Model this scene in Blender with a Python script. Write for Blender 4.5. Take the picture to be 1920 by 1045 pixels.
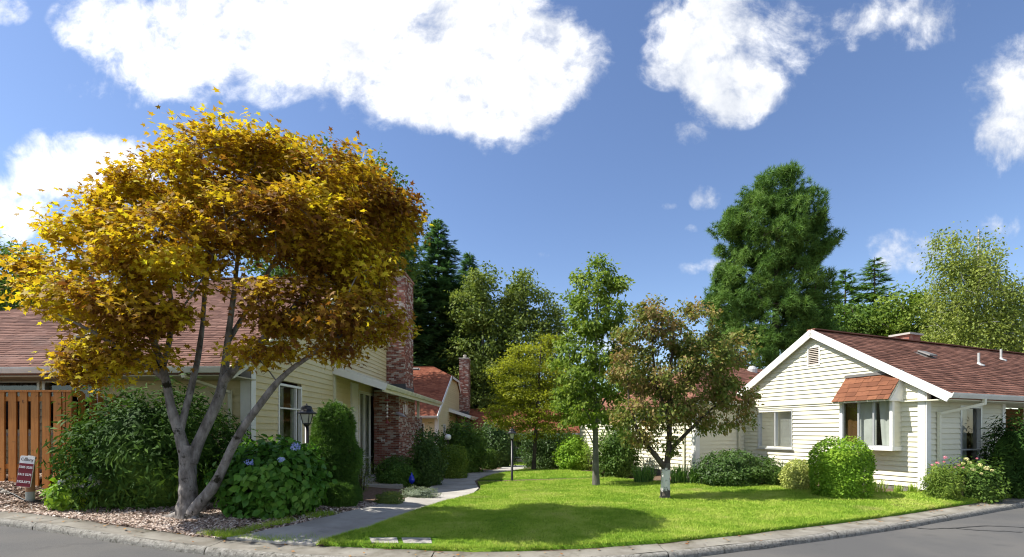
import bpy, bmesh, math, random
import numpy as np
from mathutils import Vector, Matrix, geometry

# ------------------------------------------------------------------ scene, camera, light
SC = bpy.context.scene
COL = SC.collection
for o in list(bpy.data.objects):
    bpy.data.objects.remove(o)
F, HZ, EYE = 900.0, 808.0, 1.65          # focal length in photo pixels, horizon row, eye height
cam = bpy.data.cameras.new('camera')
cam.sensor_width = 36.0
cam.lens = 36.0 * F / 1920.0
cam.shift_y = (HZ - 522.5) / 1920.0
cam.clip_start, cam.clip_end = 0.1, 3000.0
camo = bpy.data.objects.new('camera', cam)
COL.objects.link(camo)
camo.location = (0, 0, EYE)
camo.rotation_euler = (math.radians(90), 0, 0)
SC.camera = camo
SUN_EL = math.radians(52.0)
SUN_TRAVEL = Vector((1.0, 0.07, 0)).normalized()       # ground direction the light travels
sun = bpy.data.lights.new('sun', 'SUN')
sun.energy, sun.angle, sun.color = 4.3, math.radians(0.53), (1.0, 0.955, 0.87)
suno = bpy.data.objects.new('sun', sun)
COL.objects.link(suno)
suno.location = (-30, 0, 40)
LD = Vector((SUN_TRAVEL.x * math.cos(SUN_EL), SUN_TRAVEL.y * math.cos(SUN_EL), -math.sin(SUN_EL)))
suno.rotation_euler = LD.to_track_quat('-Z', 'Y').to_euler()
vs = SC.view_settings
vs.view_transform, vs.look, vs.exposure, vs.gamma = 'Standard', 'None', 1.05, 1.0
vs.use_curve_mapping = False
SC.cycles.max_bounces = 6
SC.cycles.transparent_max_bounces = 12
SC.cycles.use_denoising = True
SC.cycles.denoising_input_passes = 'RGB_ALBEDO_NORMAL'
SC.cycles.denoising_prefilter = 'ACCURATE'
SC.cycles.use_adaptive_sampling = False
SC.cycles.sample_clamp_indirect = 4.0
SC.cycles.filter_width = 1.15

# ------------------------------------------------------------------ node helpers
class NT:
    def __init__(s, tree):
        s.t = tree
        tree.nodes.clear()
    def n(s, kind, **kw):
        nd = s.t.nodes.new(kind)
        for k, v in kw.items():
            setattr(nd, k, v)
        return nd
    def put(s, sock, v):
        if isinstance(v, bpy.types.NodeSocket):
            s.t.links.new(v, sock)
        elif isinstance(v, (tuple, list)) and len(v) == 3 and sock.type == 'RGBA':
            sock.default_value = (*v, 1)
        else:
            sock.default_value = v
    def math(s, op, a, b=0.0, c=None, clamp=False):
        nd = s.n('ShaderNodeMath', operation=op, use_clamp=clamp)
        s.put(nd.inputs[0], a); s.put(nd.inputs[1], b)
        if c is not None: s.put(nd.inputs[2], c)
        return nd.outputs[0]
    def vmath(s, op, a, b=None):
        nd = s.n('ShaderNodeVectorMath', operation=op)
        s.put(nd.inputs[0], a)
        if b is not None: s.put(nd.inputs[1], b)
        return nd.outputs['Value'] if op == 'DOT_PRODUCT' else nd.outputs['Vector']
    def noise(s, vec, scale, detail=4, rough=0.55, dist=0.0):
        nd = s.n('ShaderNodeTexNoise')
        if vec is not None: s.put(nd.inputs['Vector'], vec)
        nd.inputs['Scale'].default_value = scale
        nd.inputs['Detail'].default_value = detail
        nd.inputs['Roughness'].default_value = rough
        nd.inputs['Distortion'].default_value = dist
        return nd.outputs['Fac']
    def smooth(s, x, lo, hi, a=0.0, b=1.0):
        nd = s.n('ShaderNodeMapRange', interpolation_type='SMOOTHSTEP')
        s.put(nd.inputs[0], x)
        for i, v in ((1, lo), (2, hi), (3, a), (4, b)): s.put(nd.inputs[i], v)
        return nd.outputs[0]
    def mix(s, f, a, b):
        nd = s.n('ShaderNodeMix', data_type='RGBA')
        s.put(nd.inputs[0], f); s.put(nd.inputs[6], a); s.put(nd.inputs[7], b)
        return nd.outputs[2]
    def ramp(s, f, stops, interp='LINEAR'):
        nd = s.n('ShaderNodeValToRGB')
        cr = nd.color_ramp; cr.interpolation = interp
        while len(cr.elements) < len(stops): cr.elements.new(0.5)
        for e, (p, c) in zip(cr.elements, stops):
            e.position = p; e.color = (*c, 1)
        s.put(nd.inputs[0], f)
        return nd.outputs[0]

# ------------------------------------------------------------------ sky with clouds
world = bpy.data.worlds.new('World'); SC.world = world
world.use_nodes = True
world.cycles.sampling_method = 'MANUAL'; world.cycles.sample_map_resolution = 1024
w = NT(world.node_tree)
sky = w.n('ShaderNodeTexSky', sky_type='NISHITA')
sky.sun_disc = False
sky.sun_elevation = SUN_EL
sky.sun_rotation = math.atan2(-SUN_TRAVEL.x, -SUN_TRAVEL.y)
sky.altitude = 100; sky.air_density = 1.0; sky.dust_density = 0.35; sky.ozone_density = 2.0
geo = w.n('ShaderNodeNewGeometry')
dirv = w.vmath('SCALE', geo.outputs['Incoming']); dirv.node.inputs['Scale'].default_value = -1.0
sep = w.n('ShaderNodeSeparateXYZ'); w.put(sep.inputs[0], dirv)
dx, dy, dz = sep.outputs
yy = w.math('MAXIMUM', dy, 0.08)
cu = w.math('DIVIDE', dx, yy); cv = w.math('DIVIDE', dz, yy)
comb = w.n('ShaderNodeCombineXYZ'); w.put(comb.inputs[0], cu); w.put(comb.inputs[1], cv)
uv = comb.outputs[0]
BLOBS = [  # the clouds standing over the houses: direction and angular size
    (330, 60, 210, 95, 1.0), (480, 120, 260, 90, 1.0), (640, 10, 330, 130, 1.2), (880, 100, 240, 150, 1.3), (940, 215, 105, 80, 0.9),
    (790, 180, 150, 70, 0.8), (1030, 120, 120, 90, 1.0), (180, 40, 90, 60, .6), (250, 165, 120, 45, .6),
    (1400, 90, 140, 120, 1.15), (1375, 180, 95, 62, 0.9), (1255, 120, 62, 50, 0.75), (1310, 30, 110, 75, 0.8), (1300, 250, 42, 24, 0.5),
    (1560, 50, 120, 60, 0.55), (1700, 30, 130, 62, 0.75), (1905, 190, 100, 130, 1.1), (1880, 280, 60, 60, .6),
    (150, 305, 150, 72, 1.1), (10, 400, 80, 75, 1.0), (15, 20, 45, 30, 0.5), (250, 350, 100, 50, .7),
    (1325, 372, 34, 26, 0.6), (1700, 472, 100, 42, 0.75), (1872, 424, 50, 27, 0.6), (1345, 505, 42, 26, 0.6), (1287, 506, 24, 15, 0.5),
    (1222, 409, 22, 9, 0.4), (1292, 430, 20, 10, 0.4), (1250, 387, 26, 9, .35), (1100, 640, 110, 30, 0.7), (1800, 520, 60, 22, .4), (1020, 480, 20, 8, .3)]
field = None
for (bx, by, rx, ry, st) in BLOBS:
    d = w.vmath('SUBTRACT', uv, ((bx - 960) / F, (HZ - by) / F, 0))
    d = w.vmath('MULTIPLY', d, (F / rx / 1.12, F / ry / 1.12, 0))
    q = w.math('SUBTRACT', 1.0, w.vmath('DOT_PRODUCT', d, d))
    q = w.math('MULTIPLY', w.math('MAXIMUM', q, 0.0), st)
    field = q if field is None else w.math('ADD', field, q)
infront = w.smooth(dy, 0.12, 0.3)
field = w.math('MULTIPLY', w.math('MINIMUM', field, 1.15), infront)
gen = w.math('MULTIPLY', w.smooth(w.noise(dirv, 2.2, 2), 0.46, 0.62), w.math('SUBTRACT', 1.0, infront))
field = w.math('ADD', field, gen)
nz = w.math('ADD', w.math('MULTIPLY', w.noise(uv, 4.2, 10, 0.64, 0.35), 0.62), w.math('MULTIPLY', w.noise(uv, 15.0, 8, 0.62, 0.3), 0.38))
nzw = w.noise(dirv, 5.0, 6, 0.6, 0.2)
nsel = w.n('ShaderNodeMix', data_type='FLOAT'); w.put(nsel.inputs[0], infront); w.put(nsel.inputs[2], nzw); w.put(nsel.inputs[3], nz)
nn = nsel.outputs[0]
dens = w.smooth(w.math('ADD', field, w.math('MULTIPLY', w.math('SUBTRACT', nn, 0.53), 4.6)), 0.05, 1.15)
dens = w.math('MULTIPLY', dens, w.smooth(field, 0.0, 0.14))
off = w.vmath('ADD', uv, (-0.05, 0.06, 0))
nz2 = w.noise(off, 4.2, 8, 0.62, 0.35)
lit = w.math('ADD', w.math('MULTIPLY', w.math('SUBTRACT', nz, nz2), 1.7), 0.46)
lit = w.math('ADD', lit, w.math('MULTIPLY', w.math('ADD', w.math('MULTIPLY', cu, -0.22), w.math('MULTIPLY', cv, 0.12)), infront))
ccol = w.ramp(lit, [(0.0, (2.5, 2.75, 3.2)), (0.42, (4.0, 4.1, 4.3)), (0.7, (5.6, 5.6, 5.6))])
skyc = w.n('ShaderNodeHueSaturation'); skyc.inputs['Hue'].default_value = 0.507; skyc.inputs['Saturation'].default_value = 1.06; skyc.inputs['Value'].default_value = 0.75
w.put(skyc.inputs['Color'], sky.outputs[0])
final = w.mix(dens, skyc.outputs[0], ccol)
bg = w.n('ShaderNodeBackground'); w.put(bg.inputs[0], final); bg.inputs[1].default_value = 0.12
wo = w.n('ShaderNodeOutputWorld'); w.put(wo.inputs[0], bg.outputs[0])

# ------------------------------------------------------------------ materials
MATS = {}
def principled(nt, col, rough=0.7, spec=0.3, metal=0.0, normal=None):
    b = nt.n('ShaderNodeBsdfPrincipled')
    nt.put(b.inputs['Base Color'], col); nt.put(b.inputs['Roughness'], rough)
    b.inputs['Specular IOR Level'].default_value = spec; b.inputs['Metallic'].default_value = metal
    if normal is not None: nt.put(b.inputs['Normal'], normal)
    return b.outputs[0]
def newmat(name):
    m = bpy.data.materials.new(name); m.use_nodes = True
    MATS[name] = m
    return m, NT(m.node_tree)
def out(nt, sh):
    o = nt.n('ShaderNodeOutputMaterial'); nt.put(o.inputs[0], sh)
def bump(nt, h, strength=0.3, dist=0.01):
    b = nt.n('ShaderNodeBump'); b.inputs['Strength'].default_value = strength; b.inputs['Distance'].default_value = dist
    nt.put(b.inputs['Height'], h)
    return b.outputs[0]
def surf(name, stops, scale=3.0, detail=6, rough=0.8, spec=0.25, bstr=0.3, bscale=None, bdist=0.01, rand=None, rw=0.5, metal=0.0, stretch=None, dirt=None):
    """noise-driven colour ramp; rand = 'island' / 'object' adds a per-piece shift"""
    m, t = newmat(name)
    tc = t.n('ShaderNodeTexCoord').outputs['Object']
    v = tc
    if stretch:
        v = t.vmath('MULTIPLY', tc, stretch)
    f = t.noise(v, scale, detail, 0.6)
    f = t.smooth(f, 0.25, 0.75)
    if rand:
        r = t.n('ShaderNodeNewGeometry').outputs['Random Per Island'] if rand == 'island' else t.n('ShaderNodeObjectInfo').outputs['Random']
        f = t.math('ADD', t.math('MULTIPLY', f, 1 - rw), t.math('MULTIPLY', r, rw))
    n = len(stops)
    if len(stops[0]) == 3:
        stops = [(i / max(1, n - 1), c) for i, c in enumerate(stops)]
    c = t.ramp(f, stops)
    if dirt:
        dcol, ds, lo, hi = dirt
        c = t.mix(t.smooth(t.noise(tc, ds, 7, 0.65), lo, hi), c, dcol)
    nrm = bump(t, t.noise(v, bscale or scale * 6, 5, 0.6), bstr, bdist) if bstr else None
    out(t, principled(t, c, rough, spec, metal, nrm))
    return m
LEAF_GAIN = 1.45
def leafmat(name, stops, trans=0.35, rough=0.6, spec=0.18, nscale=0.9, rw=0.55, tcol=1.35):
    m, t = newmat(name)
    g = t.n('ShaderNodeNewGeometry')
    pos = t.n('ShaderNodeTexCoord').outputs['Object']
    f = t.math('ADD', t.math('MULTIPLY', g.outputs['Random Per Island'], rw), t.math('MULTIPLY', t.smooth(t.noise(pos, nscale, 3), 0.3, 0.7), 1 - rw))
    c = t.ramp(f, [(i / (len(stops) - 1), tuple(min(.75, x * LEAF_GAIN) for x in s)) for i, s in enumerate(stops)])
    p = principled(t, c, rough, spec)
    tr = t.n('ShaderNodeBsdfTranslucent')
    sc = t.vmath('MULTIPLY', c, (tcol, tcol, tcol * 0.6)); t.put(tr.inputs[0], sc)
    mx = t.n('ShaderNodeMixShader'); mx.inputs[0].default_value = trans
    t.put(mx.inputs[1], p); t.put(mx.inputs[2], tr.outputs[0])
    out(t, mx.outputs[0])
    return m
def flat(name, col, rough=0.6, spec=0.3, metal=0.0, var=0.12):
    c2 = tuple(x * (1 - var) for x in col)
    return surf(name, [c2, col], 9.0, 5, rough, spec, 0.08, 60, 0.002, metal=metal)

# ground
m, t = newmat('asphalt')
tc = t.n('ShaderNodeTexCoord').outputs['Object']
f1 = t.noise(tc, 160, 3, 0.7); f2 = t.noise(tc, 0.5, 5, 0.6); f3 = t.noise(tc, 2.2, 6, .65)
c = t.ramp(f1, [(0.3, (0.045, 0.045, 0.046)), (0.5, (0.082, 0.081, 0.08)), (0.72, (0.15, 0.147, 0.14))])
c = t.mix(t.smooth(f2, 0.35, 0.65, 0.0, 0.6), c, (0.125, 0.118, 0.108))
c = t.mix(t.smooth(f3, 0.56, 0.72, 0.0, 0.35), c, (0.04, 0.04, 0.042))
out(t, principled(t, c, 0.85, 0.25, 0, bump(t, f1, 0.5, 0.008)))
surf('tar', [(0.012, 0.012, 0.013), (0.03, 0.03, 0.03)], 8, rough=0.55)
surf('kerb', [(0.15, 0.135, 0.11), (0.21, 0.195, 0.165), (0.26, 0.245, 0.21)], 2.5, 8, 0.9, bscale=70, bstr=0.6, bdist=0.01, dirt=((0.11, 0.1, 0.07), 3.2, 0.5, 0.72))
surf('kerb_lip', [(0.16, 0.15, 0.13), (0.22, 0.21, 0.185), (0.32, 0.305, 0.275)], 22, 8, 0.9, bscale=60, bstr=0.8, bdist=0.02, dirt=((0.09, 0.085, 0.07), 18, 0.52, 0.66))
surf('concrete', [(0.25, 0.23, 0.2), (0.35, 0.33, 0.295), (0.42, 0.4, 0.36)], 1.3, 8, 0.88, bscale=90, bstr=0.4, rand='object', rw=0.25, dirt=((0.2, 0.185, 0.155), 2.4, 0.52, 0.75))
surf('mulch', [(0.06, 0.04, 0.028), (0.14, 0.092, 0.064), (0.24, 0.175, 0.13)], 26, 6, 0.95, 0.1, bstr=0.8, bscale=40, bdist=0.04)
surf('chip', [(0.18, 0.12, 0.09), (0.40, 0.30, 0.24), (0.56, 0.46, 0.39), (0.74, 0.67, 0.60)], 3, 2, 0.9, 0.1, bstr=0, rand='island', rw=0.85)
surf('lawn_soil', [(0.07, 0.15, 0.014), (0.13, 0.25, 0.022), (0.2, 0.29, 0.035)], 1.1, 8, 0.95, 0.05, bstr=0.9, bscale=55, bdist=0.04)
m, t = newmat('grass')
g = t.n('ShaderNodeNewGeometry'); pos = t.n('ShaderNodeTexCoord').outputs['Object']
f = t.math('ADD', t.math('MULTIPLY', g.outputs['Random Per Island'], 0.3), t.math('ADD', t.math('MULTIPLY', t.smooth(t.noise(pos, 0.7, 4, 0.6, 0.8), 0.33, 0.67), 0.4), t.math('MULTIPLY', t.smooth(t.noise(pos, 3.2, 5, 0.65), 0.3, 0.7), 0.3)))
c = t.ramp(f, [(0.0, (0.16, 0.30, 0.024)), (0.4, (0.30, 0.44, 0.045)), (0.72, (0.46, 0.55, 0.095)), (1.0, (0.6, 0.56, 0.2))])
c = t.mix(t.smooth(t.noise(pos, 0.6, 5, 0.6), 0.58, 0.72, 0, 0.6), c, (0.5, 0.42, 0.18))
p = principled(t, c, 0.6, 0.2)
tr = t.n('ShaderNodeBsdfTranslucent'); t.put(tr.inputs[0], c)
mx = t.n('ShaderNodeMixShader'); mx.inputs[0].default_value = 0.35
t.put(mx.inputs[1], p); t.put(mx.inputs[2], tr.outputs[0]); out(t, mx.outputs[0])
surf('far_ground', [(0.05, 0.06, 0.02), (0.09, 0.1, 0.035)], 0.6, 6, 0.95, 0.1)
# buildings
surf('siding_white', [(0.69, 0.66, 0.505), (0.75, 0.72, 0.57)], 1.4, 6, 0.55, 0.35, 0.1, 40, rand='object', rw=0.45, dirt=((0.6, 0.56, 0.42), 1.8, 0.6, 0.85))
surf('siding_tan', [(0.60, 0.51, 0.29), (0.67, 0.575, 0.345)], 1.4, 6, 0.6, 0.3, 0.12, 40, rand='object', rw=0.5, dirt=((0.5, 0.41, 0.23), 1.6, 0.58, 0.85))
flat('trim_white', (0.80, 0.79, 0.74), 0.5, var=0.06)
flat('trim_cream', (0.68, 0.65, 0.50), 0.5, var=0.1)
surf('gutter_white', [(0.6, 0.6, 0.55), (0.78, 0.77, 0.72)], 2.0, 6, 0.45, 0.4, 0.05, dirt=((0.35, 0.34, 0.28), 3, 0.58, 0.8))
surf('gutter_pale', [(0.56, 0.56, 0.42), (0.72, 0.71, 0.58)], 2.0, 6, 0.45, 0.4, 0.05, dirt=((0.3, 0.3, 0.2), 3, 0.55, 0.8))
flat('soffit', (0.5, 0.45, 0.32), 0.7)
surf('foundation', [(0.12, 0.11, 0.1), (0.2, 0.19, 0.17)], 4, rough=0.9)
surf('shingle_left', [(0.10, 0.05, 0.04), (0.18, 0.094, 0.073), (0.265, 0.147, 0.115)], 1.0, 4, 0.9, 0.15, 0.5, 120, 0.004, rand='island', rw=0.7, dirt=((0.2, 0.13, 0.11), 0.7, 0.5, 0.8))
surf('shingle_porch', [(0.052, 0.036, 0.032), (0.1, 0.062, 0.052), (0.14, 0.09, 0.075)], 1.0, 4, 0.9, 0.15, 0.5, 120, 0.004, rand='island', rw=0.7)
surf('shingle_far', [(0.15, 0.048, 0.03), (0.25, 0.085, 0.05), (0.33, 0.125, 0.07)], 1.0, 4, 0.9, 0.15, 0.5, 120, 0.004, rand='island', rw=0.7)
surf('shingle_right', [(0.105, 0.05, 0.036), (0.20, 0.093, 0.065), (0.32, 0.155, 0.11)], 1.0, 4, 0.9, 0.15, 0.5, 120, 0.004, rand='island', rw=0.75)
surf('shingle_awning', [(0.11, 0.045, 0.026), (0.17, 0.069, 0.038), (0.23, 0.097, 0.052)], 2.0, 4, 0.9, 0.15, 0.5, 120, 0.004, rand='object', rw=0.6, dirt=((0.12, 0.05, 0.03), 12, 0.5, 0.75))
BR = [(0, (0.06, 0.04, 0.04)), (0.2, (0.17, 0.065, 0.05)), (0.42, (0.27, 0.095, 0.07)), (0.58, (0.33, 0.15, 0.11)), (0.7, (0.42, 0.33, 0.28)), (1, (0.6, 0.55, 0.5))]
surf('brick', BR, 5, 6, 0.88, 0.2, 0.7, 60, 0.006, rand='object', rw=0.72)
surf('brick_many', BR, 5, 6, 0.88, 0.2, 0.7, 60, 0.006, rand='island', rw=0.72)
surf('mortar', [(0.38, 0.35, 0.32), (0.5, 0.47, 0.43)], 6, 6, 0.95, 0.1)
flat('flashing', (0.09, 0.095, 0.1), 0.5, 0.4, 0.3)
surf('fence_wood', [(0.27, 0.09, 0.018), (0.43, 0.16, 0.034), (0.52, 0.215, 0.055)], 6, 6, 0.65, 0.3, 0.35, 40, 0.004, rand='object', rw=0.4, stretch=(6, 6, 0.35), dirt=((0.13, 0.05, 0.015), 9, 0.6, 0.72))
flat('metal_frame', (0.55, 0.56, 0.56), 0.35, 0.5, 0.4)
flat('dark_metal', (0.012, 0.011, 0.012), 0.42, 0.5)
flat('pipe_metal', (0.5, 0.5, 0.48), 0.5, 0.4, 0.2)
flat('vent_grey', (0.17, 0.16, 0.15), 0.6)
surf('curtain_grey', [(0.36, 0.34, 0.33), (0.5, 0.48, 0.46)], 3, 4, 0.9, 0.1, 0.05)
surf('curtain_white', [(0.6, 0.59, 0.55), (0.74, 0.73, 0.69)], 3, 4, 0.9, 0.1, 0.05)
flat('curtain_brown', (0.16, 0.08, 0.03), 0.9, 0.1)
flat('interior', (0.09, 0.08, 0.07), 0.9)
flat('vent_slat', (0.66, 0.58, 0.5), 0.7)
m, t = newmat('glass')
fr = t.n('ShaderNodeFresnel'); fr.inputs[0].default_value = 1.6
gl = t.n('ShaderNodeBsdfGlossy'); gl.inputs['Roughness'].default_value = 0.01
tp = t.n('ShaderNodeBsdfTransparent'); tp.inputs[0].default_value = (0.72, 0.76, 0.74, 1)
mx = t.n('ShaderNodeMixShader'); t.put(mx.inputs[0], t.math('ADD', t.math('MULTIPLY', fr.outputs[0], 0.9), 0.03, clamp=True)); t.put(mx.inputs[1], tp.outputs[0]); t.put(mx.inputs[2], gl.outputs[0])
out(t, mx.outputs[0])
flat('lamp_glass', (0.5, 0.48, 0.4), 0.25, 0.5)
flat('globe_white', (0.85, 0.84, 0.8), 0.3, 0.5)
flat('sign_red', (0.17, 0.008, 0.02), 0.45)
flat('sign_white', (0.78, 0.77, 0.75), 0.45)
flat('sign_ink', (0.09, 0.06, 0.06), 0.5)
flat('post_wood', (0.24, 0.13, 0.07), 0.8)
flat('post_grey', (0.26, 0.29, 0.27), 0.7)
flat('hose_black', (0.012, 0.012, 0.013), 0.5)
flat('chime_red', (0.18, 0.03, 0.025), 0.5)
flat('chime_silver', (0.75, 0.76, 0.78), 0.25, 0.5, 0.6)
flat('shell_white', (0.7, 0.66, 0.62), 0.5)
flat('bird_grey', (0.42, 0.38, 0.45), 0.5)
flat('blue_glass', (0.01, 0.03, 0.5), 0.15, 0.6)
flat('brass', (0.3, 0.17, 0.04), 0.4, 0.5, 0.6)
surf('rock', [(0.2, 0.18, 0.15), (0.36, 0.33, 0.28)], 5, rough=0.9)
# plants
surf('bark_maple', [(0.075, 0.066, 0.058), (0.19, 0.172, 0.158), (0.31, 0.29, 0.27)], 9, 8, 0.9, 0.15, 0.9, 26, 0.02, stretch=(1, 1, 0.45), dirt=((0.022, 0.02, 0.012), 5.5, 0.56, 0.66))
surf('bark_brown', [(0.045, 0.034, 0.026), (0.11, 0.088, 0.07)], 8, 8, 0.9, 0.15, 0.8, 30, 0.02, stretch=(1, 1, 0.4))
surf('bark_grey', [(0.09, 0.085, 0.07), (0.2, 0.19, 0.16)], 8, 8, 0.9, 0.15, 0.8, 30, 0.02, stretch=(1, 1, 0.4))
surf('bark_white', [(0, (0.07, 0.06, 0.05)), (0.22, (0.12, 0.1, 0.085)), (0.4, (0.58, 0.55, 0.5)), (1, (0.72, 0.69, 0.64))], 3.2, 8, 0.9, 0.15, 0.8, 30, 0.02)
m, t = newmat('bark_painted')
pos = t.n('ShaderNodeTexCoord').outputs['Object']; sp = t.n('ShaderNodeSeparateXYZ'); t.put(sp.inputs[0], pos)
nf = t.noise(pos, 9, 7, 0.65)
band = t.math('MULTIPLY', t.smooth(sp.outputs[2], 0.14, 0.3), t.smooth(sp.outputs[2], 0.82, 0.62))
c = t.ramp(t.noise(t.vmath('MULTIPLY', pos, (1, 1, .4)), 16, 8), [(0.3, (0.05, 0.043, 0.036)), (0.7, (0.15, 0.13, 0.11))])
c = t.mix(t.smooth(t.math('ADD', nf, t.math('MULTIPLY', band, 0.32)), 0.68, 0.8), c, (0.66, 0.63, 0.58))
out(t, principled(t, c, 0.9, 0.15, 0, bump(t, t.noise(pos, 30, 5), 0.8, 0.02)))
surf('bark_birch', [(0.12, 0.11, 0.1), (0.45, 0.43, 0.4), (0.6, 0.58, 0.55)], 5, 8, 0.8, 0.2, 0.4, 20, 0.02, stretch=(1, 1, 4))
surf('fallen', [(0.14, 0.05, 0.015), (0.28, 0.12, 0.03), (0.4, 0.22, 0.06)], 3, 2, 0.8, 0.2, 0, rand='island', rw=0.9)
leafmat('leaf_maple', [(0.075, 0.027, 0.01), (0.13, 0.055, 0.012), (0.20, 0.11, 0.012), (0.32, 0.215, 0.014), (0.42, 0.34, 0.018), (0.38, 0.38, 0.026)], 0.44, rw=0.5, nscale=0.9, tcol=1.25)
leafmat('leaf_dogwood', [(0.05, 0.085, 0.018), (0.09, 0.125, 0.026), (0.14, 0.15, 0.036), (0.19, 0.13, 0.05), (0.26, 0.17, 0.11)], 0.32, rw=0.5, nscale=1.3)
leafmat('leaf_spring', [(0.055, 0.1, 0.015), (0.11, 0.165, 0.024), (0.2, 0.25, 0.045)], 0.38, nscale=1.0)
leafmat('leaf_lime', [(0.08, 0.105, 0.009), (0.17, 0.19, 0.014), (0.28, 0.29, 0.024)], 0.38, nscale=1.2)
leafmat('leaf_olive', [(0.05, 0.08, 0.02), (0.1, 0.14, 0.03), (0.17, 0.2, 0.05)], 0.35, nscale=0.4)
leafmat('leaf_birch', [(0.09, 0.13, 0.03), (0.16, 0.2, 0.045), (0.25, 0.28, 0.07)], 0.4, nscale=0.5)
leafmat('leaf_mid', [(0.03, 0.062, 0.012), (0.06, 0.11, 0.018), (0.115, 0.17, 0.03)], 0.32, nscale=0.6)
leafmat('leaf_dark', [(0.022, 0.05, 0.012), (0.045, 0.085, 0.018), (0.08, 0.13, 0.026)], 0.25, nscale=0.6, rough=0.5, spec=0.25)
leafmat('leaf_rhodo', [(0.014, 0.034, 0.008), (0.028, 0.062, 0.011), (0.075, 0.13, 0.02)], 0.2, nscale=0.9, rough=0.62, spec=0.06)
leafmat('leaf_hydrangea', [(0.03, 0.085, 0.013), (0.055, 0.14, 0.018), (0.11, 0.2, 0.03)], 0.3, nscale=1.4, rough=0.42)
leafmat('leaf_bright', [(0.07, 0.14, 0.012), (0.13, 0.23, 0.018), (0.22, 0.31, 0.03)], 0.3, nscale=2.0)
leafmat('leaf_variegated', [(0.13, 0.17, 0.035), (0.26, 0.29, 0.075), (0.46, 0.45, 0.17)], 0.3, nscale=2.0, rw=0.8)
leafmat('leaf_iris', [(0.05, 0.12, 0.03), (0.1, 0.18, 0.045), (0.2, 0.24, 0.08)], 0.3, nscale=2.0)
leafmat('leaf_lavender', [(0.1, 0.13, 0.09), (0.17, 0.2, 0.14)], 0.25, nscale=2.0)
leafmat('needle_pine', [(0.035, 0.08, 0.018), (0.075, 0.145, 0.028), (0.14, 0.22, 0.05)], 0.25, nscale=0.5, rw=0.4)
leafmat('needle_fir', [(0.026, 0.066, 0.028), (0.055, 0.115, 0.044), (0.1, 0.17, 0.06)], 0.28, nscale=0.35, rw=0.4)
leafmat('needle_yew', [(0.026, 0.062, 0.011), (0.052, 0.11, 0.018), (0.1, 0.175, 0.028)], 0.2, nscale=1.5, rw=0.5)
leafmat('petal_blue', [(0.14, 0.17, 0.45), (0.22, 0.27, 0.58), (0.36, 0.38, 0.62)], 0.25, nscale=5)
leafmat('petal_faded', [(0.22, 0.26, 0.4), (0.36, 0.38, 0.4), (0.5, 0.47, 0.36)], 0.25, nscale=5)
leafmat('petal_pink', [(0.5, 0.1, 0.16), (0.6, 0.2, 0.26), (0.62, 0.36, 0.38)], 0.25, nscale=5)
leafmat('petal_cream', [(0.36, 0.4, 0.14), (0.55, 0.5, 0.25), (0.6, 0.46, 0.3)], 0.25, nscale=5)

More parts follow.
